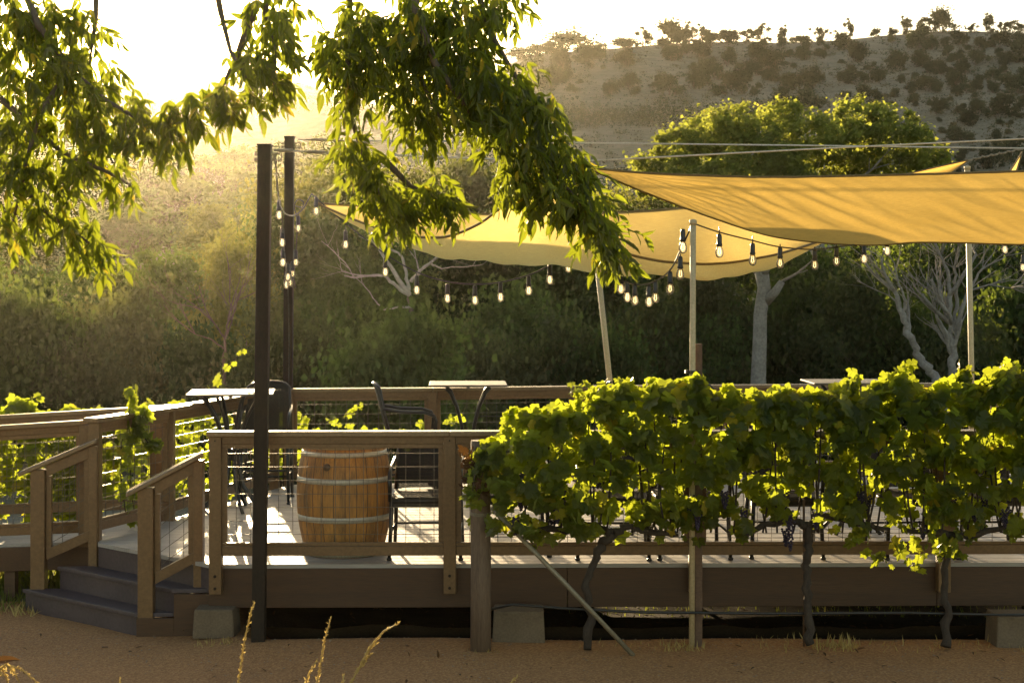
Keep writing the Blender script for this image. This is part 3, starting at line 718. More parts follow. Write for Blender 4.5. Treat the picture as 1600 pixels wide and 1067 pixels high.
# ------------------------------------------------------------------ wine barrel
bc = Vector((at(538, 0, 12.45).x, 12.45, DZ))
br = thing('wine_barrel', 'oak wine barrel with grey steel hoops standing on the deck behind the front railing', 'barrel', bc)
BH, R0, R1 = .90, .292, .368
rad = lambda z: R0+(R1-R0)*(1-abs(2*z/BH-1)**2.1) if 0 < z < BH else R0
b = MB(); prof = [(R0-.03, .0)]+[(rad(BH*i/28), BH*i/28) for i in range(29)]+[(R0-.022, BH), (R0-.022, BH-.025)]
b.lathe(prof, n=52, caps=True); b.build('staves', M['stave'], br)
b = MB(); b.lathe([(0, BH-.024), (R0-.02, BH-.024), (R0-.02, BH-.018), (0, BH-.016)], n=32, caps=False); b.build('barrel_head', M['stave'], br)
for z0, z1 in ((.004, .062), (.275, .318), (.568, .61), (.768, .805), (.827, .897)):
    b = MB(); t = .0035
    b.lathe([(rad(z0)+.001, z0), (rad(z0)+t, z0), (rad((z0+z1)/2)+t, (z0+z1)/2), (rad(z1)+t, z1), (rad(z1)+.001, z1)], n=52, caps=False); b.build('hoop', M['hoop'], br)
b = MB(); b.lathe([(.028, 0), (.028, .014), (.0, .016)], n=14); bo = b.build('bung', M['round_post'], br)
a_ = math.radians(-106); zb = .70; bo.location = (math.cos(a_)*(rad(zb)-.002), math.sin(a_)*(rad(zb)-.002), zb); bo.rotation_euler = Vector((math.cos(a_), math.sin(a_), 0)).to_track_quat('Z', 'Y').to_euler()

# ------------------------------------------------------------------ furniture
def make_chair(label, loc, rot, bar=False, group=None):
    """woven chair facing -y in its own frame"""
    sh, bt, w, d = (.64, 1.12, .46, .44) if bar else (.47, .86, .54, .50)
    t = thing('bar_chair' if bar else 'armchair', label, 'chair', loc, rot, group)
    b = MB(); ns, nd = 10, 6                                           # seat, slightly dished
    for s_ in (0, -.022):
        b.add([((i/ns-.5)*w*.94, (j/nd-.5)*d, sh+s_-.014*math.sin(math.pi*i/ns)*math.sin(math.pi*j/nd)) for i in range(ns+1) for j in range(nd+1)],
              [(i*(nd+1)+j, (i+1)*(nd+1)+j, (i+1)*(nd+1)+j+1, i*(nd+1)+j+1) for i in range(ns) for j in range(nd)], True)
    b.build('seat', M['weave'], t)
    lean = lambda z: d/2-.01+(z-sh)*.26
    b = MB(); nz = 12                                                    # curved back panel with a rounded top
    def bp(u, v):
        z = sh+.01+(bt-sh-.01)*v*(1-.10*abs(u)**4); return (u*w*.46*(1-.05*v), lean(z)+.05*(1-u*u)-.02, z)
    b.add([bp(2*i/ns-1, j/nz) for i in range(ns+1) for j in range(nz+1)], [(i*(nz+1)+j, (i+1)*(nz+1)+j, (i+1)*(nz+1)+j+1, i*(nz+1)+j+1) for i in range(ns) for j in range(nz)], True)
    b.build('backrest', M['wicker'], t)
    b = MB(); pts = [(-w/2*.95, lean(sh), sh)]+[(-w*.46, lean(sh+.2), sh+.2)]+[bp(u, 1.0) for u in np.linspace(-1, 1, 11)]+[(w*.46, lean(sh+.2), sh+.2), (w/2*.95, lean(sh), sh)]
    b.tube(pts, .015, 8); b.build('back_frame', M['iron'], t)
    b = MB(); c = w*.47; b.tube([(-c, -d/2, sh-.03), (c, -d/2, sh-.03), (c, d/2, sh-.03), (-c, d/2, sh-.03), (-c, -d/2, sh-.03)], .017, 8)
    if not bar: b.box((0, -d/2, sh-.04), (w*.9, .018, .06))
    b.build('seat_frame', M['iron'], t)
    ah = sh+(.20 if bar else .19)
    for s in (-1, 1):
        b = MB(); x = s*w*.5
        b.tube([(x*.97, lean(ah+.04), ah+.05), (x, .10, ah+.02), (x, -.12, ah+.012), (x, -d/2+.01, ah-.02), (x, -d/2-.012, ah-.07), (x*.98, -d/2, sh-.03)], .016, 8); b.build('armrest', M['iron'], t)
        for yy, y1 in ((-d/2, -d/2-.03), (d/2, d/2+.05)):
            b = MB(); b.tube([(s*w*.47, yy, sh-.03), (s*w*.48, (yy+y1)/2, sh*.5), (s*w*.50, y1, .012)], [.017, .016, .014], 8); b.lathe([(.018, 0), (.022, .012), (.014, .022)], (s*w*.50, y1, 0), 8); b.build('leg', M['iron'], t)
    if bar:
        b = MB(); c = w*.48; z = .26; e = d/2+.01; b.tube([(-c, -e, z), (c, -e, z), (c, e, z), (-c, e, z), (-c, -e, z)], .012, 6); b.build('footrest', M['iron'], t)
    else:
        b = MB(); z = .20; b.tube([(-w*.485, 0-d/2-.012, z), (-w*.485, d/2+.02, z), (w*.485, d/2+.02, z), (w*.485, -d/2-.012, z)], .010, 6); b.build('stretcher', M['iron'], t)
    return t
AG, BG = 'woven black armchairs on the deck', 'tall black bar chairs at the high tables'
ch0 = make_chair('woven black armchair right of the barrel, its back and seat seen through the wire mesh', (at(667, 0, 12.38).x, 12.38, DZ), 0, False, AG)
for px, Y, rot, lab in ((800, 12.5, .06, 'woven black armchair just right of the round vineyard post, half behind vine leaves'),
                        (957, 12.36, -.04, 'black armchair behind the vine with the leaning galvanised brace in front of it'),
                        (1077, 12.38, .05, 'black armchair behind the vine at the slim cream pole'),
                        (1224, 12.42, -.06, 'black armchair behind the left end of the middle vine, fourth along the railing'),
                        (1423, 12.40, .07, 'black armchair behind the right vine trunk, fifth along the railing'),
                        (1540, 12.42, 0, 'black armchair at the right end of the deck, half hidden by vine leaves')):
    dup(ch0, (at(px, 0, Y).x, Y, DZ), rot, lab, AG)
bc0 = make_chair('tall black bar chair seen from its side, left of the bracketed high table', (at(642, 0, 15.5).x, 15.5, DZ), math.radians(96), True, BG)
for px, Y, rot, lab in ((895, 15.6, -97, 'tall black bar chair in the middle, tilted top above the back railing'),
                        (1150, 15.7, 100, 'tall black bar chair, rounded top above the vine, left of the right table'),
                        (416, 15.35, 4, 'tall black bar chair at the left corner table, mostly hidden by the nearer steel post')):
    dup(bc0, (at(px, 0, Y).x, Y, DZ), math.radians(rot), lab, BG)
def table(label, loc, rot, w, d, h, bars, group):
    t = thing('high_table' if h > .9 else 'low_table', label, 'table', loc, rot, group)
    b = MB(); b.box((0, 0, h-.010), (w, d, .020)); b.build('table_top', M['tabletop'], t, .006)
    b = MB(); b.box((0, 0, h-.032), (w*.8, .03, .02)); b.box((0, 0, h-.032), (.03, d*.8, .019)); b.build('top_bracket', M['iron'], t)
    for k in range(bars):
        a = 2*math.pi*(k+.5)/bars; c, s = math.cos(a), math.sin(a); q = h-.04
        b = MB(); pr = [(.30, q), (.24, q-.05), (.15, q-.20), (.085, q-.38), (.055, q-.58), (.065, q*.38), (.12, q*.2), (.24, .06), (.30, .0)] if h > .9 else [(.2, q), (.1, q-.12), (.05, q-.3), (.12, .15), (.27, 0)]
        b.tube([(r*c, r*s, z) for r, z in pr], .016, 8); b.build('leg', M['iron'], t)
    b = MB(); b.lathe([(.045, h*.42), (.05, h*.44), (.05, h*.50), (.045, h*.52)], n=12); b.build('collar', M['iron'], t)
    return t
M['tabletop'] = mottled('table_top', (.10, .085, .065), (.15, .125, .10), 8, .6, .1, spec=.3)
TG = 'square high tables on the deck'
table('square high table at the left deck corner on a cluster of curved rods', (at(362, 0, 14.75).x, 14.75, DZ), .12, .78, .72, 1.09, 8, TG)
table('square high table on two curved brackets, left of the vine', (at(731, 0, 15.75).x, 15.75, DZ), math.radians(2), .76, .66, 1.105, 4, TG)
table('square high table on the right, its top showing above the vine leaves', (at(1322, 0, 15.9).x, 15.9, DZ), .03, .78, .66, 1.115, 4, TG)
M['darktop'] = mottled('dark_table_top', (.05, .04, .032), (.08, .065, .05), 8, .4, .1)
LG = 'low tables behind the vines'
for px, Y, lab in ((1015, 13.5, 'low table behind the left vine between two armchairs'), (1330, 13.5, 'low table behind the middle vine with slanted dark legs'), (1490, 13.6, 'low table behind the right vine at the frame edge')):
    table(lab, (at(px, 0, Y).x, Y, DZ), .1, .7, .7, .74, 4, LG)

# ------------------------------------------------------------------ string lights
def string_lights(label, cords, bulbs):
    """cords: list of point lists; bulbs: (px, py of the glass centre, Y, drop in metres)"""
    t = thing('string_lights', label, 'string lights', cords[0][0], world=True, group='festoon string lights above the deck')
    for c in cords:
        b = MB(); pts = []
        for i in range(len(c)-1):                                        # smooth the cord
            p0, p1, p2, p3 = c[max(i-1, 0)], c[i], c[i+1], c[min(i+2, len(c)-1)]
            for k in range(5):
                u = k/5; pts.append(.5*((2*p1)+(p2-p0)*u+(2*p0-5*p1+4*p2-p3)*u*u+(3*p1-p0-3*p2+p3)*u**3))
        pts.append(c[-1]); b.tube(pts, .0062, 6); b.build('cord', M['cord'], t)
    for px, py, Y, drop in bulbs:
        o = at(px, py, Y); b = MB()
        b.lathe([(.010, .125), (.016, .12), (.019, .10), (.019, .055), (.022, .05), (.022, .036), (.015, .03)], o, 12)
        b.tube([o+Vector((0, 0, .12)), o+Vector((0, 0, .125+drop))], .0045, 6)
        s = b.build('socket', M['cord'], t)
        b = MB(); b.lathe([(.0, -.052), (.014, -.049), (.026, -.036), (.031, -.018), (.030, 0), (.023, .02), (.016, .034), (.014, .04)], o, 14, caps=False)
        g = b.build('bulb', M['bulb'], None); g.parent = s
        b = MB(); b.tube([o+Vector((-.006, 0, .02)), o+Vector((-.009, 0, -.02)), o+Vector((0, 0, -.028)), o+Vector((.009, 0, -.02)), o+Vector((.006, 0, .02))], .0022, 5)
        f = b.build('filament', M['filament'], None); f.parent = s
    return t
string_lights('string lights gathered in a hanging bunch around the farther steel post',
    [path((430, 240, 11.75), (432, 270, 12.4), (434, 300, 13.2), (438, 322, 14)), path((438, 322, 14), (446, 334, 14.6), (458, 337, 15), (472, 328, 15.2), (482, 312, 15.3), (487, 303, 15.3)),
     path((462, 450, 16.6), (458, 420, 16.6), (463, 385, 16.6), (464, 345, 16.6), (460, 322, 16.6), (466, 312, 16.55), (474, 316, 16.5), (472, 324, 16.5), (462, 322, 16.6)), path((441, 330, 14.2), (443, 380, 14.8), (447, 420, 15.5), (450, 450, 16), (452, 540, 16.6), (451, 600, 16.65))],
    [(436, 335, 14, .03), (441, 378, 14.6, .02), (442, 409, 15, .02), (450, 432, 15.6, .02), (448, 444, 16, 0), (453, 441, 16.2, 0), (466, 356, 16.55, .02), (462, 409, 16.55, .02), (457, 427, 16.55, .0)])
A1 = [(487, 303), (500, 315), (540, 349), (602, 397), (651, 425), (699, 440), (742, 444), (782, 441), (826, 430), (859, 415), (888, 400), (915, 385)]
dz = lambda px: 15.2-(px-487)/430*1.6
string_lights('long swag of string lights from the left post dipping under the cream sail',
    [[at(x, y, dz(x)) for x, y in A1]+[at(925, 400, 13.5), at(945, 425, 13.3), at(970, 438, 13), at(1003, 445, 12.7), at(1030, 436, 12.3), at(1050, 418, 11.9), at(1066, 385, 11.5), at(1082, 350, 11.3)]],
    [(494, 329, 15.17, .02), (540, 381, 15.0, .03), (602, 424, 14.75, .03), (651, 452, 14.55, .02), (699, 465, 14.4, .0), (742, 468, 14.2, .0), (782, 463, 14.1, .0), (826, 453, 13.95, .0), (859, 436, 13.8, .0), (888, 417, 13.7, .0),
     (970, 450, 13, -.0), (980, 463, 12.95, .01), (992, 468, 12.8, .01), (1014, 470, 12.6, .01), (1024, 464, 12.4, .01), (1047, 450, 12, .02), (1063, 427, 11.7, .02), (1067, 385, 11.45, .0)])
B1 = [(1083, 349), (1124, 363), (1176, 376), (1219, 386), (1273, 390), (1307, 386), (1345, 381), (1420, 372), (1500, 368), (1570, 366), (1598, 392), (1640, 410)]
dy = lambda px: 11.3+(px-1083)/520*5.4
string_lights('swag of string lights from the slim cream pole to the right under the golden sail',
    [[at(x, y, dy(x)) for x, y in B1]],
    [*[(q_, w_, dy(q_), e_) for q_, w_, e_ in ((1124, 392, .05), (1176, 405, .05), (1219, 410, .02), (1273, 413, .02), (1307, 407, .01), (1350, 403, .0), (1386, 391, .0), (1570, 389, .0), (1598, 417, .0))]])

# ------------------------------------------------------------------ vineyard row in front of the deck
VY = 11.2
b = MB(); o = at(751, 1020, VY); top = at(751, 688, VY)-o
b.tube([Vector((0, 0, -.08)), Vector((.002, 0, top.z*.4)), Vector((-.004, 0, top.z*.8)), top], [.073, .071, .069, .068], 16)
vp = b.build('post', M['round_post'], None); root = thing('vineyard_post', 'thick round wooden end post of the vine row, wire wrapped round it', 'post', o)
vp.name = 'shaft'; vp.parent = root
b = MB()
for k in range(3): b.tube([(.074*math.cos(a), .074*math.sin(a), (1018-800)/F*VY+.008*k+.01*math.sin(a)) for a in np.linspace(0, 6.4, 20)], .0035, 5)
b.build('wire_wrap', M['pipe'], root)
b = MB(); b.tube([at(768, 792, 11.12), at(880, 908, 11.08), at(990, 1024, 11.02)], .0165, 10)
tag(b.build('brace_pole', M['pipe']), 'galvanised brace pole leaning diagonally from the round post to the ground', 'pole')
b = MB(); o = at(1091, 1006, 11.33); b.box((0, 0, .9), (.052, .052, 2.2)); rt = b.build('shaft', M['rust'], None, .004)
root = thing('square_post', 'rusty brown square post in the vine row beside the slim cream pole', 'post', o); rt.parent = root; rt.location = (0, 0, (at(0, 537, 11.33).z-o.z)-2.0)
b = MB()
for k in range(2): b.tube([(-.045+.05*math.cos(a), -.03+.06*math.sin(a), at(0, 582, 11.3).z-o.z+.012*k) for a in np.linspace(0, 6.3, 16)], .005, 5)
b.build('wire_tie', M['cord'], root)
b = MB(); o = at(1256, 1004, 11.3); b.tube([(0, 0, -.05), (0, 0, 1.5)], .008, 6)
e = b.build('vine_stake', M['rust']); e.location = o; tag(e, 'thin rusty stake beside the straight middle vine trunk', 'stake')
for py, lab in ((838, 'lowest trellis wire carrying the vine arms'), (742, 'middle trellis wire hidden among the vine leaves'), (650, 'upper trellis wire inside the top of the vines')):
    b = MB(); b.tube([at(750, py, VY), at(1200, py+2, VY), at(1750, py, VY)], .0022, 5); tag(b.build('trellis_wire', M['wire']), lab, 'wire', 'trellis wires of the vine row')
b = MB(); pts = [at(768, 951, 11.3), at(800, 944, 11.28), at(880, 950, 11.26), at(1000, 956, 11.25), at(1200, 958, 11.25), at(1420, 957, 11.25), at(1560, 960, 11.25), at(1750, 960, 11.25)]
b.tube(pts, .010, 8); tag(b.build('drip_hose', M['cord']), 'thin black drip irrigation hose strung low along the vine row', 'hose')

TOPC = [(740, 735), (755, 700), (795, 658), (850, 638), (900, 628), (960, 613), (1040, 600), (1085, 598), (1130, 610), (1250, 612), (1330, 612), (1375, 602), (1410, 596), (1440, 606), (1490, 592), (1530, 604), (1570, 586), (1600, 582), (1800, 600)]
BOTC = [(728, 760), (745, 770), (790, 790), (850, 790), (900, 770), (960, 762), (1040, 765), (1085, 772), (1130, 745), (1250, 740), (1330, 745), (1400, 752), (1475, 800), (1540, 742), (1700, 750)]
tl = lambda tab, x: float(np.interp(x, *zip(*tab)))
def vine_leaves(x0, x1, n, low, yf=VY, topc=TOPC, botc=BOTC, lowend=838, size=.066, thick=.34, seed=0):
    P = []; shade = []
    while len(P) < n:
        px = random.uniform(x0, x1); t, bt = tl(topc, px)+22*mnoise.noise(Vector((px/21, 1.5, seed))), tl(botc, px)+42*mnoise.noise(Vector((px/33, 8.5, seed)))
        u = random.random()
        if u < low:
            py = random.uniform(bt, lowend)
            if mnoise.noise(Vector((px/38, py/30, 7))) < -.0+.3*(py-bt)/max(1, lowend-bt): continue
        else:
            v = random.random()**1.15; py = t+(bt-t)*v
            if v > .18 and mnoise.noise(Vector((px/26, py/22, 2))) < -.16: continue
        Y = yf+random.uniform(-thick, thick)*(.55+.45*min(1, (py-t)/60))
        P.append(at(px, py, Y))
    P = np.array(P); n = len(P)
    tip = rand_unit(n)*np.array([.9, .7, .6])+np.array([0, 0, -.55])
    nr = rand_unit(n)*.75+np.stack([np.zeros(n), np.where(rng.random(n) < .55, -1, 1)*1.0, .55*np.ones(n)], 1)
    return scatter(GLV, GLF, P, basis(tip, nr), size*(.45+.95*rng.random((n, 1))))
def shoot_leaves(lines, size=.05, per=14):
    P = []; 
    for l in lines:
        for i in range(per):
            f = (i+random.random()*.6)/per*(len(l)-1); k = min(int(f), len(l)-2); P.append(Vector(l[k]).lerp(Vector(l[k+1]), f-k)+Vector((random.gauss(0, .025), random.gauss(0, .03), random.gauss(0, .02))))
    P = np.array(P); n = len(P); tip = rand_unit(n)*.8+np.array([0, 0, -.4]); nr = rand_unit(n)*.8+np.array([0, -.8, .5])
    return scatter(GLV, GLF, P, basis(tip, nr), size*(.5+.7*rng.random((n, 1))))
def cat(parts):
    V = []; FF = []; o = 0
    for v, f in parts: V.append(v); FF.append(f+o); o += len(v)
    return np.concatenate(V), np.concatenate(FF)
def tufts_at(lst):
    P = np.array([at(px+random.gauss(0, r*.5), py+random.gauss(0, r*.5), VY+random.gauss(0, .09)) for px, py, r, n in lst for _ in range(n)]); n = len(P)
    tip = rand_unit(n)*.8+np.array([0, 0, -.8]); nr = rand_unit(n)*.7+np.stack([np.zeros(n), np.where(rng.random(n) < .5, -1, 1)*1., .4*np.ones(n)], 1)
    return scatter(GLV, GLF, P, basis(tip, nr), .06*(.5+.8*rng.random((n, 1))))
def bunch(px, py, Y, L=.12, w=.03):
    o = at(px, py, Y); b = MB(); n = 36
    for i in range(n):
        f = (i+.5)/n; r = w*(1-f)**.6*(.5+.6*random.random()); a = i*2.4
        c = o+Vector((r*math.cos(a), r*math.sin(a), -L*f)); s = .0095
        b.add([c+Vector(v)*s for v in ((0, 0, 1), (1, 0, 0), (0, 1, 0), (-1, 0, 0), (0, -1, 0), (0, 0, -1), (.6, .6, .6), (-.6, .6, .6), (-.6, -.6, .6), (.6, -.6, .6), (.6, .6, -.6), (-.6, .6, -.6), (-.6, -.6, -.6), (.6, -.6, -.6))],
              [(0, 6, 7), (0, 7, 8), (0, 8, 9), (0, 9, 6), (1, 2, 6), (2, 3, 7), (3, 4, 8), (4, 1, 9), (6, 2, 7), (7, 3, 8), (8, 4, 9), (9, 1, 6), (5, 11, 10), (5, 12, 11), (5, 13, 12), (5, 10, 13), (1, 10, 2), (2, 11, 3), (3, 12, 4), (4, 13, 1), (10, 11, 2), (11, 12, 3), (12, 13, 4), (13, 10, 1), (1, 6, 2)], True)
    return b
def rough_tube(b, pts, rs, n=9):
    """wobbly woody tube through the points"""
    P = []; R = []
    for i in range(len(pts)-1):
        for k in range(5):
            u = k/5; p = pts[i].lerp(pts[i+1], u); j = .35*rs[i]
            P.append(p+Vector((random.gauss(0, j), random.gauss(0, j), random.gauss(0, j*.5)))*(1 if 0 < len(P) else 0)); R.append((rs[i]*(1-u)+rs[i+1]*u)*random.uniform(.85, 1.2))
    P.append(pts[-1]); R.append(rs[-1]); b.tube(P, R, n)
def grapevine(label, trunk, arms, leafset, bunches, shoots, canes):
    base = trunk[0]; t = thing('grapevine', label, 'grapevine', base, world=True, group='grapevines')
    b = MB(); rough_tube(b, trunk, [.034, .027, .026, .028, .034, .038][:len(trunk)]); b.build('trunk', M['vine_bark'], t)
    b = MB()
    for a in arms: rough_tube(b, a, [.028]+[.021]*(len(a)-2)+[.012])
    for c in canes: b.tube(c, [.007]*(len(c)-1)+[.004], 6)
    for s in shoots: b.tube(s, [.006]*(len(s)-1)+[.002], 5)
    b.build('cordon', M['vine_bark'], t)
    np_obj('foliage', *cat(leafset+([shoot_leaves(shoots, .055, 24)] if shoots else [])), M['vine_leaf'], t)
    for bb in bunches:
        bunch(*bb).build('grape_cluster', M['grape'], t)
    return t
def canes(x0, x1, n):
    out = []
    for i in range(n):
        px = random.uniform(x0, x1); Y = VY+random.uniform(-.12, .12); q = random.uniform(-25, 25)
        out.append([at(px, 832, Y), at(px+q*.4, 790, Y+random.uniform(-.08, .08)), at(px+q*.7, 730, Y+random.uniform(-.15, .15)), at(px+q, 650, Y)])
    return out
def bunches(x0, x1, n, y0=765, y1=808): return [(random.uniform(x0, x1), random.uniform(y0, y1), VY+random.uniform(-.18, .1)) for _ in range(n)]
grapevine('leafy grapevine on the left with a bent leaning trunk crossed by the brace pole',
    path((918, 1014, 11.2), (921, 960, 11.2), (917, 905, 11.18), (930, 870, 11.2), (945, 845, 11.2), (958, 832, 11.2)),
    [path((958, 832, 11.2), (935, 824, 11.2), (900, 830, 11.2), (860, 826, 11.2), (815, 830, 11.2)), path((958, 832, 11.2), (985, 822, 11.18), (1010, 830, 11.2), (1060, 836, 11.2))],
    [vine_leaves(743, 1092, 1480, .26), tufts_at([(1040, 800, 30, 22), (1075, 815, 26, 22), (850, 835, 20, 8), (1005, 790, 25, 12), (790, 800, 22, 12), (895, 812, 22, 10), (940, 790, 30, 14)])], bunches(790, 900, 5)+bunches(960, 1080, 2)+[(805, 808, 11.0), (1090, 800, 11.0)], [path((905, 640, 11.2), (900, 605, 11.2), (985, 592, 11.25)), path((760, 720, 11), (742, 740, 10.95), (735, 790, 10.95))], canes(800, 1080, 16))
grapevine('leafy grapevine in the middle with a straight slender trunk beside the thin stake',
    path((1266, 1006, 11.2), (1263, 950, 11.2), (1262, 900, 11.2), (1263, 860, 11.2), (1262, 822, 11.2)),
    [path((1262, 822, 11.2), (1235, 812, 11.2), (1190, 822, 11.2), (1160, 838, 11.2)), path((1262, 822, 11.2), (1290, 806, 11.2), (1340, 818, 11.2), (1390, 826, 11.2))],
    [vine_leaves(1092, 1385, 1270, .26), tufts_at([(1105, 800, 26, 16), (1150, 790, 25, 12), (1225, 800, 22, 12), (1300, 800, 30, 18), (1345, 835, 22, 12), (1365, 868, 14, 7), (1330, 780, 30, 14), (1200, 770, 25, 10)])], bunches(1110, 1240, 4)+bunches(1270, 1380, 3)+[(1235, 815, 11.05, .2), (1228, 826, 11.1)], [path((1345, 640, 11.2), (1375, 600, 11.2), (1400, 582, 11.15), (1428, 568, 11.15)), path((1310, 620, 11.2), (1330, 600, 11.2), (1340, 585, 11.2))], canes(1110, 1380, 15))
grapevine('leafy grapevine on the right whose trunk is wrapped in leaves down to the deck edge',
    path((1478, 1010, 11.2), (1478, 950, 11.22), (1474, 900, 11.2), (1476, 860, 11.2), (1478, 835, 11.2)),
    [path((1478, 835, 11.2), (1510, 838, 11.2), (1560, 825, 11.2), (1610, 812, 11.2)), path((1478, 835, 11.2), (1450, 830, 11.2), (1410, 828, 11.2))],
    [vine_leaves(1385, 1790, 1980, .26), tufts_at([(1405, 805, 26, 16), (1432, 886, 14, 7), (1440, 840, 24, 14), (1505, 820, 26, 16), (1540, 800, 24, 14), (1590, 820, 22, 14), (1400, 860, 18, 6), (1490, 862, 20, 10)]), vine_leaves(1452, 1500, 90, 1, lowend=885, botc=[(1400, 790), (1560, 790)])], bunches(1440, 1500, 3, 760, 830)+bunches(1520, 1600, 4), [path((1530, 610, 11.2), (1560, 590, 11.2), (1590, 566, 11.15)), path((1490, 610, 11.2), (1500, 590, 11.2), (1515, 575, 11.2))], canes(1400, 1640, 15))
# dry leaves hanging at the end post
n = 46; P = np.array([at(random.gauss(742, 12), random.gauss(738, 20), 11.05+random.gauss(0, .06)) for _ in range(n)])
dl = np_obj('withered_leaves', *scatter(GLV, GLF, P, basis(rand_unit(n)+np.array([0, 0, -.8]), rand_unit(n)), .05*(.6+.7*rng.random((n, 1)))), M['dead_leaf'])
tag(dl, 'bunch of withered brown vine leaves at the top of the round post', 'leaves', kind='stuff')

# vines behind the ramp and the side railing
LT = [(-200, 640), (0, 632), (30, 628), (60, 645), (130, 650), (220, 642), (300, 632), (420, 640)]
LB = [(-200, 800), (0, 800), (120, 800), (300, 770), (420, 760)]
def back_vine(label, x0, x1, Y, n, topc, botc, lowend, tx, shoots=()):
    zg = hfun(at(tx, 0, Y).x, Y); base = Vector((at(tx, 0, Y).x, Y, zg)); t = thing('grapevine', label, 'grapevine', base, world=True, group='grapevines')
    b = MB(); rough_tube(b, [base, base+Vector((.03, 0, .35)), base+Vector((-.02, 0, .7)), base+Vector((.02, 0, 1.0))], [.045, .035, .034, .03])
    for s in shoots: b.tube(s, .006, 5)
    b.build('trunk', M['vine_bark'], t)
    np_obj('foliage', *cat([vine_leaves(x0, x1, n, .3, Y, topc, botc, lowend, .066, .3)]+([shoot_leaves(list(shoots), .055, 8)] if shoots else [])), M['vine_leaf'], t)
back_vine('sunlit grapevine at the far left behind the ramp railing', -260, 60, 15.7, 1700, LT, LB, 835, -60, [path((20, 640, 15.6), (45, 625, 15.6), (68, 618, 15.6))])
back_vine('sunlit grapevine behind the ramp railing left of the stairs', 40, 235, 15.8, 1400, LT, LB, 830, 130)
back_vine('sunlit grapevine behind the side railing near the corner table', 225, 360, 17.0, 420, [(200, 650), (300, 640), (420, 645)], [(200, 760), (420, 745)], 780, 300, [path((318, 615, 16.4), (340, 600, 16.4), (352, 575, 16.4), (372, 556, 16.4), (382, 546, 16.4))])
back_vine('low sunlit grapevine seen through the mesh left of the barrel', 400, 480, 18.2, 210, [(380, 640), (500, 650)], [(380, 730), (500, 730)], 745, 440)
back_vine('sparse sunlit grapevine seen over the front railing behind the barrel', 476, 720, 18.0, 45, [(470, 660), (560, 662), (720, 656)], [(470, 700), (720, 680)], 720, 560, [path((508, 660, 17.8), (530, 650, 17.8), (552, 645, 17.8), (566, 637, 17.8))])
sv = thing('climbing_vine', 'young leafy vine climbing over the side railing behind the stairs', 'vine', at(212, 815, 13.75), world=True)
vl = [path((212, 815, 13.75), (205, 770, 13.7), (203, 720, 13.65), (200, 680, 13.6)), path((203, 720, 13.65), (198, 670, 13.5), (204, 625, 13.45), (207, 608, 13.45)), path((205, 690, 13.6), (218, 655, 13.45), (224, 640, 13.4)), path((203, 660, 13.5), (190, 690, 13.4), (188, 740, 13.4), (196, 800, 13.45)), path((210, 660, 13.5), (230, 690, 13.5), (245, 700, 13.6))]
b = MB()
for l in vl: b.tube(l, .005, 5)
b.build('stem', M['vine_bark'], sv); np_obj('foliage', *shoot_leaves(vl, .06, 40), M['vine_leaf'], sv)

# ------------------------------------------------------------------ trees along the creek
def limb(b, p, d, L, r, depth, tips, spread=.75, n=7):
    """recursive branching; collects branch tips"""
    pts = [Vector(p)]; rs = [r]; d = Vector(d).normalized(); k = 5
    for i in range(k):
        d = (d+Vector((random.gauss(0, .13), random.gauss(0, .13), random.gauss(.03, .08)))).normalized()
        pts.append(pts[-1]+d*L/k); rs.append(r*(1-.42*(i+1)/k))
    b.tube(pts, rs, n)
    if depth == 0: tips.append(pts[-1]); return
    for j in range(random.choice((2, 3, 3))):
        q = pts[random.randint(2, k)]; nd = (d+Vector((random.gauss(0, spread), random.gauss(0, spread), random.gauss(.1, .3)))).normalized()
        limb(b, q, nd, L*random.uniform(.55, .8), rs[-1]*random.uniform(.55, .8), depth-1, tips, spread, max(4, n-1))
def make_tree(name, label, cat_, h, w, n, size, mat, lobes=20, low=.1, bark='bark', group=None, trunk_r=.14, clump=.3):
    """unit-scale tree of height h and crown width w, crown from low*h up"""
    t = thing(name, label, cat_, (0, 0, 0), 0, group)
    b = MB(); tips = []
    for k in range(2): limb(b, (random.uniform(-.1, .1), 0, -.4), (random.gauss(0, .2), random.gauss(0, .2), 1), h*.42, trunk_r*(1-.3*k), 3, tips)
    b.build('trunk', M[bark], t)
    L = []
    for i in range(lobes):
        z = random.uniform(low+.12, .90); a = random.uniform(0, 6.28); env = math.sin(math.pi*min(1, max(.12, (1.02-z)*1.15)))**.6
        r = w/2*env*random.uniform(.3, .84); s = w*random.uniform(.10, .17)
        L.append((r*math.cos(a), r*math.sin(a), z*h, s, s, s*random.uniform(.7, 1.0)))
    L.append((0, 0, h*.86, w*.2, w*.2, h*.13)); L.append((0, 0, h*.45, w*.3, w*.3, h*.25))
    np_obj('crown', *crown_cloud(L, n, size, clump), M[mat], t)
    return t
TGp = 'trees growing along the creek behind the deck'
protos = {
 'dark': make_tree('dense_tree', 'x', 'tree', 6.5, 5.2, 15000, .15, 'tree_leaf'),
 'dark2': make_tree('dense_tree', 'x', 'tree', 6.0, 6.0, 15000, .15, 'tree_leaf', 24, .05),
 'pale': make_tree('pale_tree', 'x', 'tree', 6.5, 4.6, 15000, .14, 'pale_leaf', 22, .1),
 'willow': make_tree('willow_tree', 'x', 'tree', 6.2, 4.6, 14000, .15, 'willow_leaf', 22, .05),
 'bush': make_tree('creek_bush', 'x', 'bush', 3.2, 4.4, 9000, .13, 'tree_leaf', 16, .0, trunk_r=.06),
 'wbush': make_tree('creek_bush', 'x', 'bush', 3.0, 4.2, 9000, .12, 'willow_leaf', 16, .0, trunk_r=.06)}
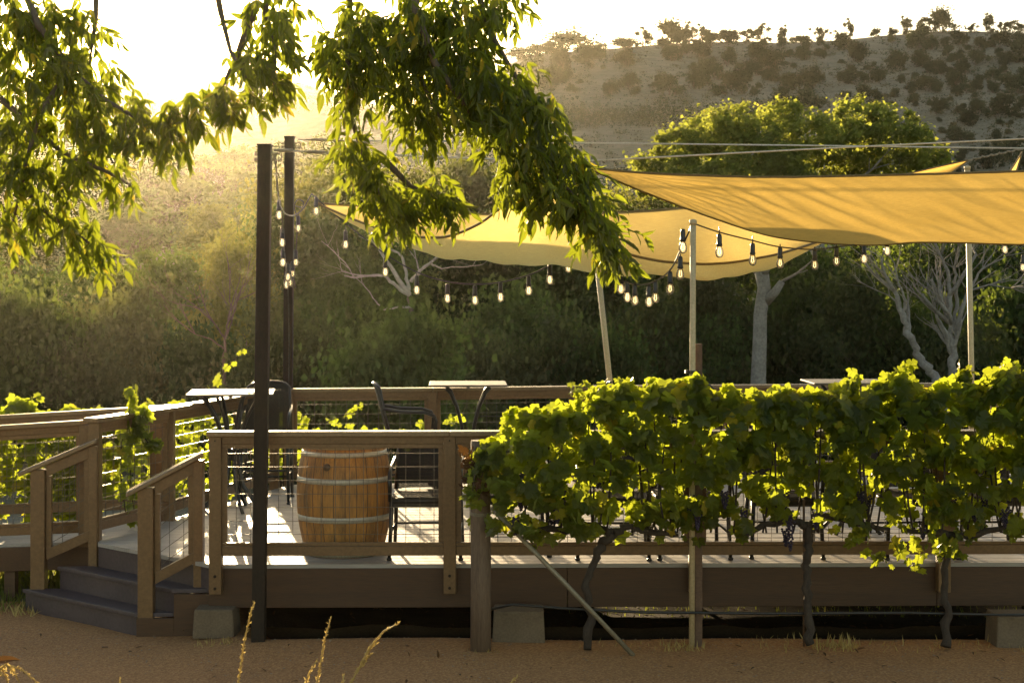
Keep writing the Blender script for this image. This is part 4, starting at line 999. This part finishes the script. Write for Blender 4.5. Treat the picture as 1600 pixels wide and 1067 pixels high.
used = set(); PH = {'dark': 6.5, 'dark2': 6.0, 'pale': 6.5, 'willow': 6.2, 'bush': 3.2, 'wbush': 3.0}; PW = {'dark': 5.2, 'dark2': 6.0, 'pale': 4.6, 'willow': 4.6, 'bush': 4.4, 'wbush': 4.2}
def plant(kind, px, ytop, wpx, Y, label, group=TGp):
    p = at(px, ytop, Y); zg = hfun(p.x, Y)-.15; sz = (p.z-zg)/PH[kind]; sx = max((wpx/F*Y)/PW[kind], sz*(.62 if 'bush' in kind else .74))
    if kind in used: return dup(protos[kind], (p.x, Y, zg), random.uniform(0, 6.28), label, group, (sx, sx, sz))
    used.add(kind); o = protos[kind]; o.location = (p.x, Y, zg); o.scale = (sx, sx, sz); o['label'] = label; o['group'] = group; return o
SH = {'dark': 'dense dark green tree, one of the shaded row behind the deck', 'dark2': 'broad dark green tree, one of the shaded row behind the deck', 'willow': 'feathery grey green tree in the shaded row behind the deck',
      'bush': 'dark leafy bush in the undergrowth behind the deck', 'wbush': 'grey green bush in the undergrowth behind the deck', 'pale': 'sunlit yellow green tree beyond the shaded row'}
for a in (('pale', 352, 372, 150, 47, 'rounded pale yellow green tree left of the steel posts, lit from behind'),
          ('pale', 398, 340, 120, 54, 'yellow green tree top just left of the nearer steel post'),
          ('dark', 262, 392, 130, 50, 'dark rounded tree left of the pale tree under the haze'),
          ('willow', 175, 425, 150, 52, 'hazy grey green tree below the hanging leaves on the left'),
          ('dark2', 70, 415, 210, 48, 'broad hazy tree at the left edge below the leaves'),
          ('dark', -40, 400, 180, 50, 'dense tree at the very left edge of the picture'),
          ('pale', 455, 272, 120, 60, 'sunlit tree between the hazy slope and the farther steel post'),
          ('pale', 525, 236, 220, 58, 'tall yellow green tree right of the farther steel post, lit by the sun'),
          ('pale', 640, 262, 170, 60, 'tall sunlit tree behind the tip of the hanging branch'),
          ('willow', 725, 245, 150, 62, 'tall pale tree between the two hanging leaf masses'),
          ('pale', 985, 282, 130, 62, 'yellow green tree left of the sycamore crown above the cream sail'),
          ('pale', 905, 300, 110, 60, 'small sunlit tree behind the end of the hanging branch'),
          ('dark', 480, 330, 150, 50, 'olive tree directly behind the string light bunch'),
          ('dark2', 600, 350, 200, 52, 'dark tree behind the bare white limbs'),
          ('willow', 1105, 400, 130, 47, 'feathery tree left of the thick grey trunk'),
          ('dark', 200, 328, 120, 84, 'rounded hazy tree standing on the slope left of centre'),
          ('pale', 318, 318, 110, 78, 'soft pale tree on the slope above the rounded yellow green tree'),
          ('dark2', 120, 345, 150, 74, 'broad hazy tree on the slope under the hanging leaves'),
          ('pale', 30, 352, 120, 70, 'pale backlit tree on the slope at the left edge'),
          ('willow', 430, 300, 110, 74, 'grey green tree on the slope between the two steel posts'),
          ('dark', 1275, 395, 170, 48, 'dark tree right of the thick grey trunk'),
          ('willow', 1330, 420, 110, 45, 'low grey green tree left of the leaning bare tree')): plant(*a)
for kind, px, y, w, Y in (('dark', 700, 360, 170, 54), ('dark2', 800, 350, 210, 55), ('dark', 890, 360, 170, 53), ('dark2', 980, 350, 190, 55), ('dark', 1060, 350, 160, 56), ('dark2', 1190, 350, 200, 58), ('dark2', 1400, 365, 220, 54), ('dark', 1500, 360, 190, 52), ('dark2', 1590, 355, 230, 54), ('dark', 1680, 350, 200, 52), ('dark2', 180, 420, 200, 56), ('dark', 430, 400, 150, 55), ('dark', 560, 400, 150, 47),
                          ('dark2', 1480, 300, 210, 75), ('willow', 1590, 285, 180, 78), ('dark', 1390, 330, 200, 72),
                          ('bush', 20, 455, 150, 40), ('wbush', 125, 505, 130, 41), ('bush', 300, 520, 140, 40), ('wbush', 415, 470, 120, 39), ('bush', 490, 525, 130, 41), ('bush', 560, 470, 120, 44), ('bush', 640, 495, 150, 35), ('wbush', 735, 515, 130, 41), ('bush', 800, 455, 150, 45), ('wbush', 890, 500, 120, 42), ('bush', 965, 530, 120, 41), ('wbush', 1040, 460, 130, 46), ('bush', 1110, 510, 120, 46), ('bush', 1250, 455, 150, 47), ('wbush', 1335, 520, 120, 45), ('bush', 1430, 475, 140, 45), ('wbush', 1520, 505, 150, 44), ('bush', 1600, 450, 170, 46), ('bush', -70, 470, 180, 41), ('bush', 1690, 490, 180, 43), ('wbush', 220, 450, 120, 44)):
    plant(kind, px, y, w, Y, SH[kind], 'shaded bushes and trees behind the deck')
# big sycamore
syc = thing('sycamore_tree', 'big sycamore with a broad cloud-like sunlit crown and a thick grey trunk, behind the sails', 'tree', (at(1190, 0, 40).x, 40, hfun(6.2, 40)), world=True)
b = MB(); t0 = [at(1183, 640, 40), at(1185, 590, 40), at(1187, 540, 40), at(1188, 490, 40), at(1194, 450, 40), at(1190, 425, 40)]
t0[0].z = hfun(7, 40)-.2; b.tube(t0, [.26, .19, .175, .165, .165, .175], 12)
tips = []
for p in (path((1190, 430, 40), (1172, 405, 40.2), (1150, 370, 40.4), (1120, 325, 40), (1095, 290, 40)), path((1190, 430, 40), (1204, 405, 39.7), (1215, 360, 39.7), (1225, 310, 39.7), (1230, 265, 40)), path((1204, 405, 39.7), (1250, 350, 40), (1310, 310, 40), (1345, 280, 39.7)), path((1197, 470, 40), (1212, 455, 39.7), (1222, 440, 39.7))):
    b.tube(p, [.14, .11, .08, .055, .025][:len(p)], 9)
    for q in p[2:]: limb(b, q, (random.gauss(0, .7), random.gauss(0, .5), .2), .8, .04, 1, tips)
b.build('trunk', M['grey_bark'], syc)
L = []
for px, py, r in ((1060, 232, 45), (1020, 258, 35), (1105, 205, 42), (1145, 195, 42), (1130, 235, 50), (1190, 210, 40), (1225, 185, 42), (1205, 250, 55), (1265, 215, 48), (1300, 200, 42), (1345, 180, 42), (1330, 225, 52), (1395, 200, 42), (1425, 225, 36), (1400, 250, 48), (1440, 260, 32), (1290, 265, 55), (1150, 275, 50), (1070, 280, 48), (1010, 285, 30), (1460, 245, 18), (1345, 280, 50), (1220, 300, 60), (1110, 315, 50), (1330, 320, 55), (1210, 350, 50)):
    p = at(px, py, 40+random.uniform(-2.4, 2.2)); s = r/F*40; L.append((p.x, p.y, p.z, s*.85, s*1.2, s*.68))
np_obj('crown', *crown_cloud(L, 52000, .10, .13, hollow=.7), M['bright_leaf'], syc)
# bare trees
def bare(name, label, lines, mat, twigs=0, Y=40, spread=.5, th=.72, tm=None):
    o = lines[0][0][0]; t = thing(name, label, 'tree', o, world=True); b = MB(); br_ = MB(); tips = []
    for i, (pts, r0, r1) in enumerate(lines):
        m = len(pts); rough_tube(b if i == 0 else br_, pts, [th*(r0+(r1-r0)*k/(m-1)) for k in range(m)], 8)
        for k in range(twigs):
            j = random.randint(max(1, m//2), m-1); d = (pts[j]-pts[j-1]).normalized()+Vector((random.gauss(0, spread), random.gauss(0, spread), random.gauss(.15, .3)))
            limb(br_, pts[j], d, random.uniform(.7, 1.3), max(.014, r1*.7), 2, tips, .55, 5)
    b.build('trunk', M[tm or mat], t)
    if br_.v: br_.build('branch', M[mat], t)
g = lambda px, Y: Vector((at(px, 0, Y).x, Y, hfun(at(px, 0, Y).x, Y)-.1))
bare('bare_tree', 'leaning bare pale tree with a long slanting trunk behind the right vines', [
    ([g(1490, 38.5)]+path((1465, 592, 38.5), (1440, 560, 38.5), (1420, 520, 38.4), (1408, 488, 38.4), (1398, 455, 38.4)), .17, .07), (path((1398, 455, 38.4), (1388, 435, 38.4), (1372, 420, 38.5), (1358, 402, 38.5)), .06, .02), (path((1410, 492, 38.4), (1416, 470, 38.3), (1403, 440, 38.2), (1398, 412, 38.2)), .06, .02), (path((1417, 515, 38.4), (1414, 490, 38.5), (1400, 470, 38.6), (1390, 462, 38.7)), .05, .02)], 'grey_bark', 3)
bare('bare_tree', 'upright bare pale tree with many fine spreading twigs behind the right pole', [
    ([g(1492, 39.5)]+path((1489, 575, 39.5), (1489, 545, 39.5), (1485, 505, 39.5), (1484, 460, 39.5)), .16, .09), (path((1484, 462, 39.5), (1482, 430, 39.5), (1470, 400, 39.5), (1462, 380, 39.5)), .08, .025), (path((1489, 545, 39.5), (1499, 500, 39.4), (1512, 455, 39.3), (1535, 420, 39.2), (1572, 400, 39.2)), .10, .02), (path((1490, 520, 39.5), (1495, 470, 39.7), (1492, 420, 39.8), (1498, 385, 39.8)), .08, .02), (path((1487, 555, 39.5), (1478, 520, 39.3), (1462, 490, 39.2), (1445, 470, 39.1)), .06, .018), (path((1512, 455, 39.3), (1545, 445, 39), (1580, 450, 39)), .045, .015)], 'grey_bark', 9, spread=.7)
bare('bare_tree', 'dead white sycamore with crooked bare limbs behind the left string lights', [
    ([g(648, 37)]+path((646, 560, 37), (644, 500, 37), (640, 460, 37)), .13, .10), (path((640, 462, 37), (618, 446, 36.9), (600, 430, 36.8), (575, 431, 36.7), (553, 434, 36.6), (538, 431, 36.6)), .085, .03), (path((640, 462, 37), (636, 430, 37.1), (628, 400, 37.2), (610, 388, 37.2), (590, 375, 37.2)), .09, .03), (path((642, 440, 37), (660, 420, 36.9), (678, 406, 36.9), (692, 396, 36.9)), .08, .05), (path((674, 412, 36.9), (690, 420, 36.8), (706, 417, 36.8), (722, 417, 36.8)), .04, .015), (path((655, 425, 37), (650, 405, 37.2), (640, 392, 37.2)), .035, .015), (path((645, 480, 37), (622, 480, 36.6), (600, 484, 36.5), (590, 474, 36.5), (583, 466, 36.5)), .05, .018), (path((553, 434, 36.6), (546, 420, 36.6), (533, 410, 36.6)), .025, .01)], 'pale_bark', 1, th=.52, tm='bark')
bare('bare_tree', 'small bare reddish tree amid the hazy bushes on the left', [([g(352, 38)]+path((350, 560, 38), (352, 530, 38), (356, 505, 38)), .06, .03), (path((352, 530, 38), (335, 505, 38), (318, 485, 38)), .03, .01), (path((356, 505, 38), (362, 485, 38), (370, 470, 38)), .025, .01), (path((350, 545, 38), (330, 530, 38), (305, 522, 38)), .03, .01)], 'red_bark', 3)

# ------------------------------------------------------------------ hillside shrubs
SG = 'dark shrubs dotted over the right hillside'
shr = []
for i in range(5):
    t = thing('hillside_shrub', 'rounded dark green shrub on the dry right hillside', 'shrub', (0, 0, 0), 0, SG); w = 2.0; L = []
    for k in range(7):
        a = random.uniform(0, 6.28); r = random.uniform(.0, .7); L.append((r*math.cos(a), r*math.sin(a), random.uniform(.5, 1.35), .5, .5, .45))
    np_obj('crown', *crown_cloud(L, 1500, .17, .22), M['shrub_leaf'], t)
    b = MB(); tips = []
    for k in range(3): limb(b, (0, 0, -.2), (random.gauss(0, .5), random.gauss(0, .5), 1), .9, .05, 1, tips, n=5)
    b.build('trunk', M['bark'], t); shr.append(t)
pad = []
for i in range(2):                                                     # spiky, open ridge shrubs
    t = thing('ridge_shrub', 'spiky open shrub standing out on the ridge line', 'shrub', (0, 0, 0), 0, 'shrubs along the ridge'); b = MB(); tips = []
    for k in range(5): limb(b, (0, 0, -.2), (random.gauss(0, .55), random.gauss(0, .4), 1), 1.1, .06, 2, tips, .5, 5)
    b.build('trunk', M['bark'], t)
    L = [(p.x, p.y, p.z, .22, .22, .28) for p in tips]; np_obj('crown', *crown_cloud(L, 1400, .15, .12, hollow=.2), M['shrub_leaf'], t); pad.append(t)
taken = set()
def put(proto, loc, s, label=None, group=None):
    rz_ = random.uniform(0, 6.28)
    if proto.name not in taken:
        taken.add(proto.name); proto.location = loc; proto.rotation_euler = (0, 0, rz_); proto.scale = s
        if label: proto['label'] = label
        if group: proto['group'] = group
        return proto
    return dup(proto, loc, rz_, label, group, s)
for px, hgt, wid, kind in ((811, 20, 40, 1), (885, 30, 60, 1), (942, 12, 14, 0), (975, 16, 50, 1), (1008, 28, 36, 0), (1058, 28, 50, 1), (1074, 34, 28, 0), (1098, 28, 30, 0), (1140, 24, 44, 1), (1165, 26, 34, 0), (1190, 28, 36, 0), (1221, 26, 26, 0), (1255, 14, 34, 1), (1283, 26, 26, 0), (1326, 30, 24, 0), (1368, 12, 22, 1), (1393, 14, 20, 1), (1417, 28, 28, 0), (1452, 30, 36, 0), (1472, 34, 38, 1), (1492, 16, 16, 0), (1520, 16, 24, 0), (1548, 30, 32, 0), (1577, 24, 36, 0), (1600, 20, 26, 0), (860, 16, 34, 1), (1035, 14, 30, 1), (1240, 10, 20, 0)):
    Y = 297+random.uniform(-3, 2); x = (px-800)/F*Y; h = hgt*1.1/F*Y; w = wid*1.1/F*Y; z = hfun(x, Y)-.15
    if kind: put(random.choice(shr), (x, Y, z), (w/2.3, w/2.3, h/1.75), 'rounded bushy shrub on the ridge line of the right hill', 'bushy shrubs along the ridge')
    else: put(random.choice(pad), (x, Y, z), (w/2.4, w/2.4, h/2.2), None, 'shrubs along the ridge')
spots = []; tries = 0
while len(spots) < 262 and tries < 20000:
    tries += 1; px = random.uniform(800, 1660); py = random.uniform(62, 300)**1.0
    if px < 1200 and py > 152: continue
    if px < 1460 and py > 175: continue
    dens = mnoise.noise(Vector((px/70, py/34, 4)))
    if dens < -.2 and not (px > 1440 and py > 140): continue
    big = random.random() < .42; r = random.uniform(13, 25) if big else random.uniform(5, 11)
    if any(abs(px-a) < (r+c)*.64 and abs(py-b_) < (r+c)*.36 for a, b_, c in spots): continue
    # find the distance at which the slope shows in that row
    Y = None
    for q in np.arange(95, 300, 1.5):
        x = (px-800)/F*q
        if HY-(hfun(x, q)-CZ)/q*F <= py: Y = q; break
    if Y is None: continue
    spots.append((px, py, r)); x = (px-800)/F*Y; s = r/F*Y
    put(random.choice(shr), (x, Y, hfun(x, Y)-.15), (s, s*.9, s*random.uniform(.75, 1.05)), 'rounded dark green shrub on the dry right hillside', SG)
for t in shr+pad:
    if t.name not in taken:
        for c in list(t.children): bpy.data.objects.remove(c)
        bpy.data.objects.remove(t)
for k, o in protos.items():
    if k not in used:
        for c in list(o.children): bpy.data.objects.remove(c)
        bpy.data.objects.remove(o)
bsh = []
for i in range(3):
    t = thing('slope_bush', 'olive bush veiled by haze on the left slope', 'bush', (0, 0, 0), 0, 'hazy bushes covering the left slope'); L = []
    for k in range(7):
        a = random.uniform(0, 6.28); r = random.uniform(.0, .8); L.append((r*math.cos(a), r*math.sin(a), random.uniform(.3, .95), .5, .5, .38))
    np_obj('crown', *crown_cloud(L, 1300, .17, .22), M['willow_leaf'], t)
    m_ = MB(); tips = []
    for k in range(3): limb(m_, (0, 0, -.2), (random.gauss(0, .5), random.gauss(0, .5), 1), .7, .05, 1, tips, n=5)
    m_.build('trunk', M['bark'], t); bsh.append(t)
k_ = 0; spots = []
for tr in range(4000):
    if k_ >= 150: break
    px = random.uniform(-120, 520); Y = random.uniform(84, 164); x = (px-800)/F*Y; s = random.uniform(.7, 1.9)
    if any(abs(x-q[0]) < (s+q[2])*.8 and abs(Y-q[1]) < (s+q[2])*2.2 for q in spots): continue
    spots.append((x, Y, s)); put(random.choice(bsh) if k_ > 2 else bsh[k_], (x, Y, hfun(x, Y)-.12), (s, s, s*random.uniform(.7, 1.0))); k_ += 1
# vineyard terrace and low brush on the slopes
def tufts(spots, n, size, mat, name, label, cat_, spread, hgt):
    P = []
    for x, Y, s in spots:
        z = hfun(x, Y); k = n
        q = rng.normal(size=(k, 3))*np.array([spread*s, spread*s, hgt*s*.4])+np.array([x, Y, z+hgt*s*.5]); P.append(q)
    P = np.concatenate(P); m = len(P); tip = rand_unit(m)+np.array([0, 0, .5]); nr = rand_unit(m)+np.array([0, -.3, .4])
    o = np_obj(name, *scatter(QLV, QLF, P, basis(tip, nr), size*(.6+.8*rng.random((m, 1)))), M[mat]); tag(o, label, cat_, kind='stuff'); return o
rows = []
for Y in np.arange(171.5, 191, 2.2):
    for x in np.arange(5.5, 30 if Y < 180 else 34, .8): rows.append((x+random.uniform(-.2, .2), Y, 1))
tufts(rows, 26, .2, 'shrub_leaf', 'vineyard_rows', 'green vineyard rows on the terrace of the far hill', 'vineyard', .42, 1.3)
br_s = []
for i in range(2900):
    Y = random.uniform(82, 142); t = random.uniform(-.42, -.02); br_s.append((t*Y, Y, random.uniform(.4, 1.2)))
for i in range(1500):
    Y = random.uniform(340, 400); t = random.uniform(-.42, -.02); br_s.append((t*Y, Y, random.uniform(1, 2.6)))
tufts(br_s, 30, .15, 'brush_leaf', 'hillside_brush', 'fine dry brush covering the hazy left slope', 'brush', .5, .8)
br_s = []
for i in range(3600):
    Y = random.uniform(95, 298); t = random.uniform(-.02, .36)
    if mnoise.noise(Vector((t*60, Y/9, 5))) < -.05: continue
    br_s.append((t*Y, Y, random.uniform(.35, 1.2)))
tufts(br_s, 16, .17, 'brush_leaf', 'dry_hill_grass', 'tufts of dry grass and low scrub on the right hill', 'scrub', .45, .7)

br_s = []
for i in range(4200):
    Y = random.uniform(95, 299); t = random.uniform(-.02, .36)
    if mnoise.noise(Vector((t*45+3, Y/12, 9))) < .14 or 168 < Y < 192 and t < .16: continue
    br_s.append((t*Y, Y, random.uniform(.2, .7)))
tufts(br_s, 16, .2, 'shrub_leaf', 'hill_scrub', 'low grey green scrub between the shrubs of the right hill', 'scrub', .4, .8)

# ------------------------------------------------------------------ dry seed stalks in the foreground
def stalk(label, lines, Y, rad=.008):
    x0, _, _ = lines[0][0][0], 0, 0; base = at(lines[0][0][0], 1067, Y); base.z = hfun(base.x, Y)
    t = thing('grass_stalk', label, 'grass stalk', base, world=True, group='dry grass seed stalks at the bottom edge')
    b = MB(); V = []; FF = []; o = 0
    for i, l in enumerate(lines):
        pts = [at(px, py, Y+random.uniform(-.02, .02)) for px, py in l]
        if i == 0: b.tube([base+Vector((-.03, 0, -.03)), (base+pts[0])/2+Vector((-.01, 0, 0))]+pts, [.004, .0035]+[.003]*(len(pts)-1)+[.0015], 6)
        else: b.tube(pts, .002, 5)
        L = sum((pts[k+1]-pts[k]).length for k in range(len(pts)-1)); n = max(12, int(L/.0028)); P = []; T = []
        for k in range(n):
            f = k/n*(len(pts)-1); j = int(f); d = (pts[j+1]-pts[j]).normalized(); P.append(pts[j].lerp(pts[j+1], f-j)+Vector([random.gauss(0, rad*.38) for _ in range(3)])*(1-.6*k/n)); T.append(d+Vector([random.gauss(0, .45) for _ in range(3)]))
        v, f_ = scatter(LLV, LLF, np.array(P), basis(np.array(T), rand_unit(n)), np.array([[  .016*(.7+.5*random.random())*(1-.35*k/n)] for k in range(n)])*np.array([[1.0]])); V.append(v*1.0); FF.append(f_+o); o += len(v)
    b.build('stem', M['straw'], t); np_obj('seed_head', np.concatenate(V), np.concatenate(FF), M['straw'], t)
stalk('tall upright dry seed stalk in front of the nearer steel post', [[(371, 1075), (376, 1040), (382, 1000), (390, 965), (397, 940)]], 6.2)
stalk('upright dry seed stalk with one side shoot, second from the steel post', [[(493, 1080), (500, 1040), (507, 1000), (517, 964)], [(476, 1072), (484, 1050), (496, 1030)]], 6.0)
stalk('bent dry seed stalk with several side shoots, third from the steel post', [[(540, 1080), (560, 1045), (578, 1010), (600, 985), (624, 973)], [(566, 1040), (580, 1010), (590, 1003)], [(556, 1052), (574, 1028), (581, 1020)]], 5.9)
stalk('short dry seed stalk tip at the bottom left of the bent stalk', [[(534, 1090), (536, 1068), (537, 1054)]], 5.9)
stalk('dry seed stalk tip leaning right at the bottom edge under the round post', [[(786, 1085), (797, 1068), (809, 1055)]], 6.0)
stalk('tiny dry seed tip at the bottom edge left of the steel post', [[(186, 1085), (188, 1070), (188, 1059)]], 5.8)
stalk('drooping dry grass spray in the bottom left corner', [[(-20, 1090), (-5, 1050), (10, 1037), (35, 1046), (62, 1069)], [(0, 1040), (8, 1052), (14, 1072)], [(10, 1038), (22, 1050), (34, 1072)], [(-14, 1060), (-4, 1050), (4, 1055)]], 5.6, .008)
g0 = at(-60, 1067, 5.6); lf = thing('broad_leaf_plant', 'curled yellow brown leaf tip at the bottom left corner', 'plant', Vector((g0.x, g0.y, 0)), world=True)
b = MB(); b.tube([Vector((g0.x, g0.y, -.03)), at(-50, 1060, 5.6), at(-12, 1036, 5.6)], .004, 6); b.build('stem', M['straw'], lf)
P = np.array([at(-14, 1034, 5.6), at(-40, 1055, 5.6)]); v, f_ = scatter(LLV, LLF, P, basis(np.array([[1, .2, .12], [-.6, .1, .5]]), np.array([[.1, -.7, .8], [.2, -.6, .7]])), np.array([[.10], [.12]])); np_obj('leaf', v[:len(v)//2], f_[:len(f_)//2], M['dead_leaf'], lf); np_obj('leaf', v[len(v)//2:], f_[:len(f_)//2], M['dead_leaf'], lf)

# ------------------------------------------------------------------ overhanging ash tree in the foreground
AY = 6.0
ash = thing('ash_tree', 'leafy overhanging tree whose backlit hanging branches frame the top of the picture', 'tree', (-3.7, 6.4, 0), world=True)
b = MB(); rough_tube(b, [Vector((-3.7, 6.4, -.1)), Vector((-3.65, 6.4, 1.2)), Vector((-3.5, 6.35, 2.4)), Vector((-3.3, 6.3, 3.4)), Vector((-2.9, 6.25, 4.3))], [.24, .19, .17, .15, .12], 14); b.build('trunk', M['bark'], ash)
lb = MB()
rough_tube(lb, [Vector((-2.95, 6.25, 4.2)), Vector((-2.2, 6.15, 4.55)), Vector((-1.4, 6.05, 4.6)), Vector((-.7, 6.0, 4.35)), Vector((-.35, 6, 4.0))], [.10, .08, .065, .05, .04], 10)
rough_tube(lb, [Vector((-3.3, 6.3, 3.4)), Vector((-2.8, 6.1, 3.9)), Vector((-2.2, 5.95, 3.95)), Vector((-1.6, 5.9, 3.75))], [.08, .06, .045, .03], 9)
twl = [[(645, -60), (650, 20), (680, 100), (735, 175), (800, 225), (860, 265), (900, 310), (945, 365), (975, 412)], [(545, -60), (546, 20), (543, 110), (550, 190), (572, 260), (600, 315)], [(640, -40), (640, 60), (660, 130), (690, 190)],
       [(600, 250), (640, 290), (690, 315)], [(740, -40), (760, 40), (800, 110), (830, 160)], [(420, -60), (415, 20), (430, 90), (428, 150)], [(395, 20), (370, 90), (340, 150)], [(20, -60), (60, 40), (110, 110), (170, 160), (240, 200), (285, 190)], [(-60, 100), (30, 180), (100, 240), (170, 270), (205, 290)],
       [(-60, 200), (20, 270), (70, 330), (140, 380)], [(110, 110), (60, 180), (40, 260), (20, 350)], [(150, -60), (150, 30), (140, 100)], [(330, -60), (345, 20), (360, 80), (395, 140)]]
for l in twl:
    m = len(l); lb.tube([at(px, py, AY+.12*math.sin(k*1.7+px)) for k, (px, py) in enumerate(l)], [.016-.012*k/(m-1) for k in range(m)], 6)
lb.build('branch', M['bark'], ash)
blobs = [(560,40,60,50,30),(640,30,70,50,45),(720,20,60,40,35),(770,10,40,25,15),(520,90,30,40,14),(560,110,40,50,20),(640,110,60,50,35),(720,100,60,50,40),(775,70,28,30,8),(545,230,24,35,12),(575,270,35,35,18),(600,310,35,30,18),(625,335,25,20,8),(665,298,35,18,13),(690,318,22,18,8),(650,180,40,35,18),(672,215,28,20,7),(700,160,50,40,25),(760,150,50,50,38),(800,135,36,36,25),(790,210,50,50,42),(845,190,36,45,30),(850,250,45,40,36),(800,275,40,32,25),(870,290,38,35,28),(830,308,22,22,9),(900,265,28,30,16),(900,320,32,32,22),(918,340,32,28,20),(938,368,28,26,19),(952,394,20,20,12),(970,365,14,16,4),
 (555,170,25,35,10),(600,80,40,50,18),(410,20,40,30,20),(430,70,28,32,13),(380,90,32,32,18),(430,140,22,28,9),(395,140,28,24,12),(330,155,32,26,15),(368,165,24,18,8),(450,20,35,25,12),
 (10,20,40,40,20),(60,40,50,45,26),(110,30,42,40,18),(40,110,50,50,28),(100,110,50,45,26),(148,125,36,38,17),(30,190,45,45,24),(90,190,50,40,24),(150,190,45,35,20),(200,172,36,34,18),(230,200,32,32,16),(270,192,32,36,16),(255,228,22,22,8),(300,172,28,32,11),(130,240,42,28,16),(180,268,32,30,14),(205,290,18,18,6),(20,260,35,40,16),(60,270,40,35,16),(20,330,28,32,13),(60,330,28,24,9),(10,370,18,18,5),(100,348,24,24,8),(130,370,28,24,12),(150,388,18,18,6),(100,300,28,28,8),(155,60,22,30,7)]
P = []; T = []; S = []
for px, py, rx, ry, n in blobs:
    for k in range(int(n*(2.1 if px > 480 else 1.7))):
        tg = lambda: max(-1.5, min(1.5, random.gauss(0, 1)))
        ux, uy = px+tg()*rx*.5, py+tg()*ry*.5-14
        if mnoise.noise(Vector((ux/24, uy/24, 3))) < -.10: continue
        c = at(ux, uy, AY+random.gauss(0, .13))
        d = Vector((random.gauss(.12, .45), random.gauss(0, .4), -.75+random.gauss(0, .28))).normalized(); side = d.cross(Vector((random.gauss(0, .5), 1, 0))).normalized()
        L = random.uniform(.08, .14); m = random.choice((2, 3, 3))
        for j in range(m):
            q = c+d*L*(j+.4)/m
            for sg in (-1, 1):
                P.append(q); T.append(d*.9+side*sg*random.uniform(.35, .8)+Vector((0, 0, -.45))+Vector([random.gauss(0, .18) for _ in range(3)])); S.append(random.uniform(.04, .074))
        P.append(c+d*L); T.append(d+Vector((0, 0, -.4))+Vector([random.gauss(0, .15) for _ in range(3)])); S.append(random.uniform(.05, .08))
P = np.array(P); n = len(P); nr = rand_unit(n)*.9+np.array([0, -.5, .3])
np_obj('foliage', *scatter(LLV, LLF, P, basis(np.array(T), nr), np.array(S).reshape(n, 1)), M['ash_leaf'], ash)
print('leaflets', n)
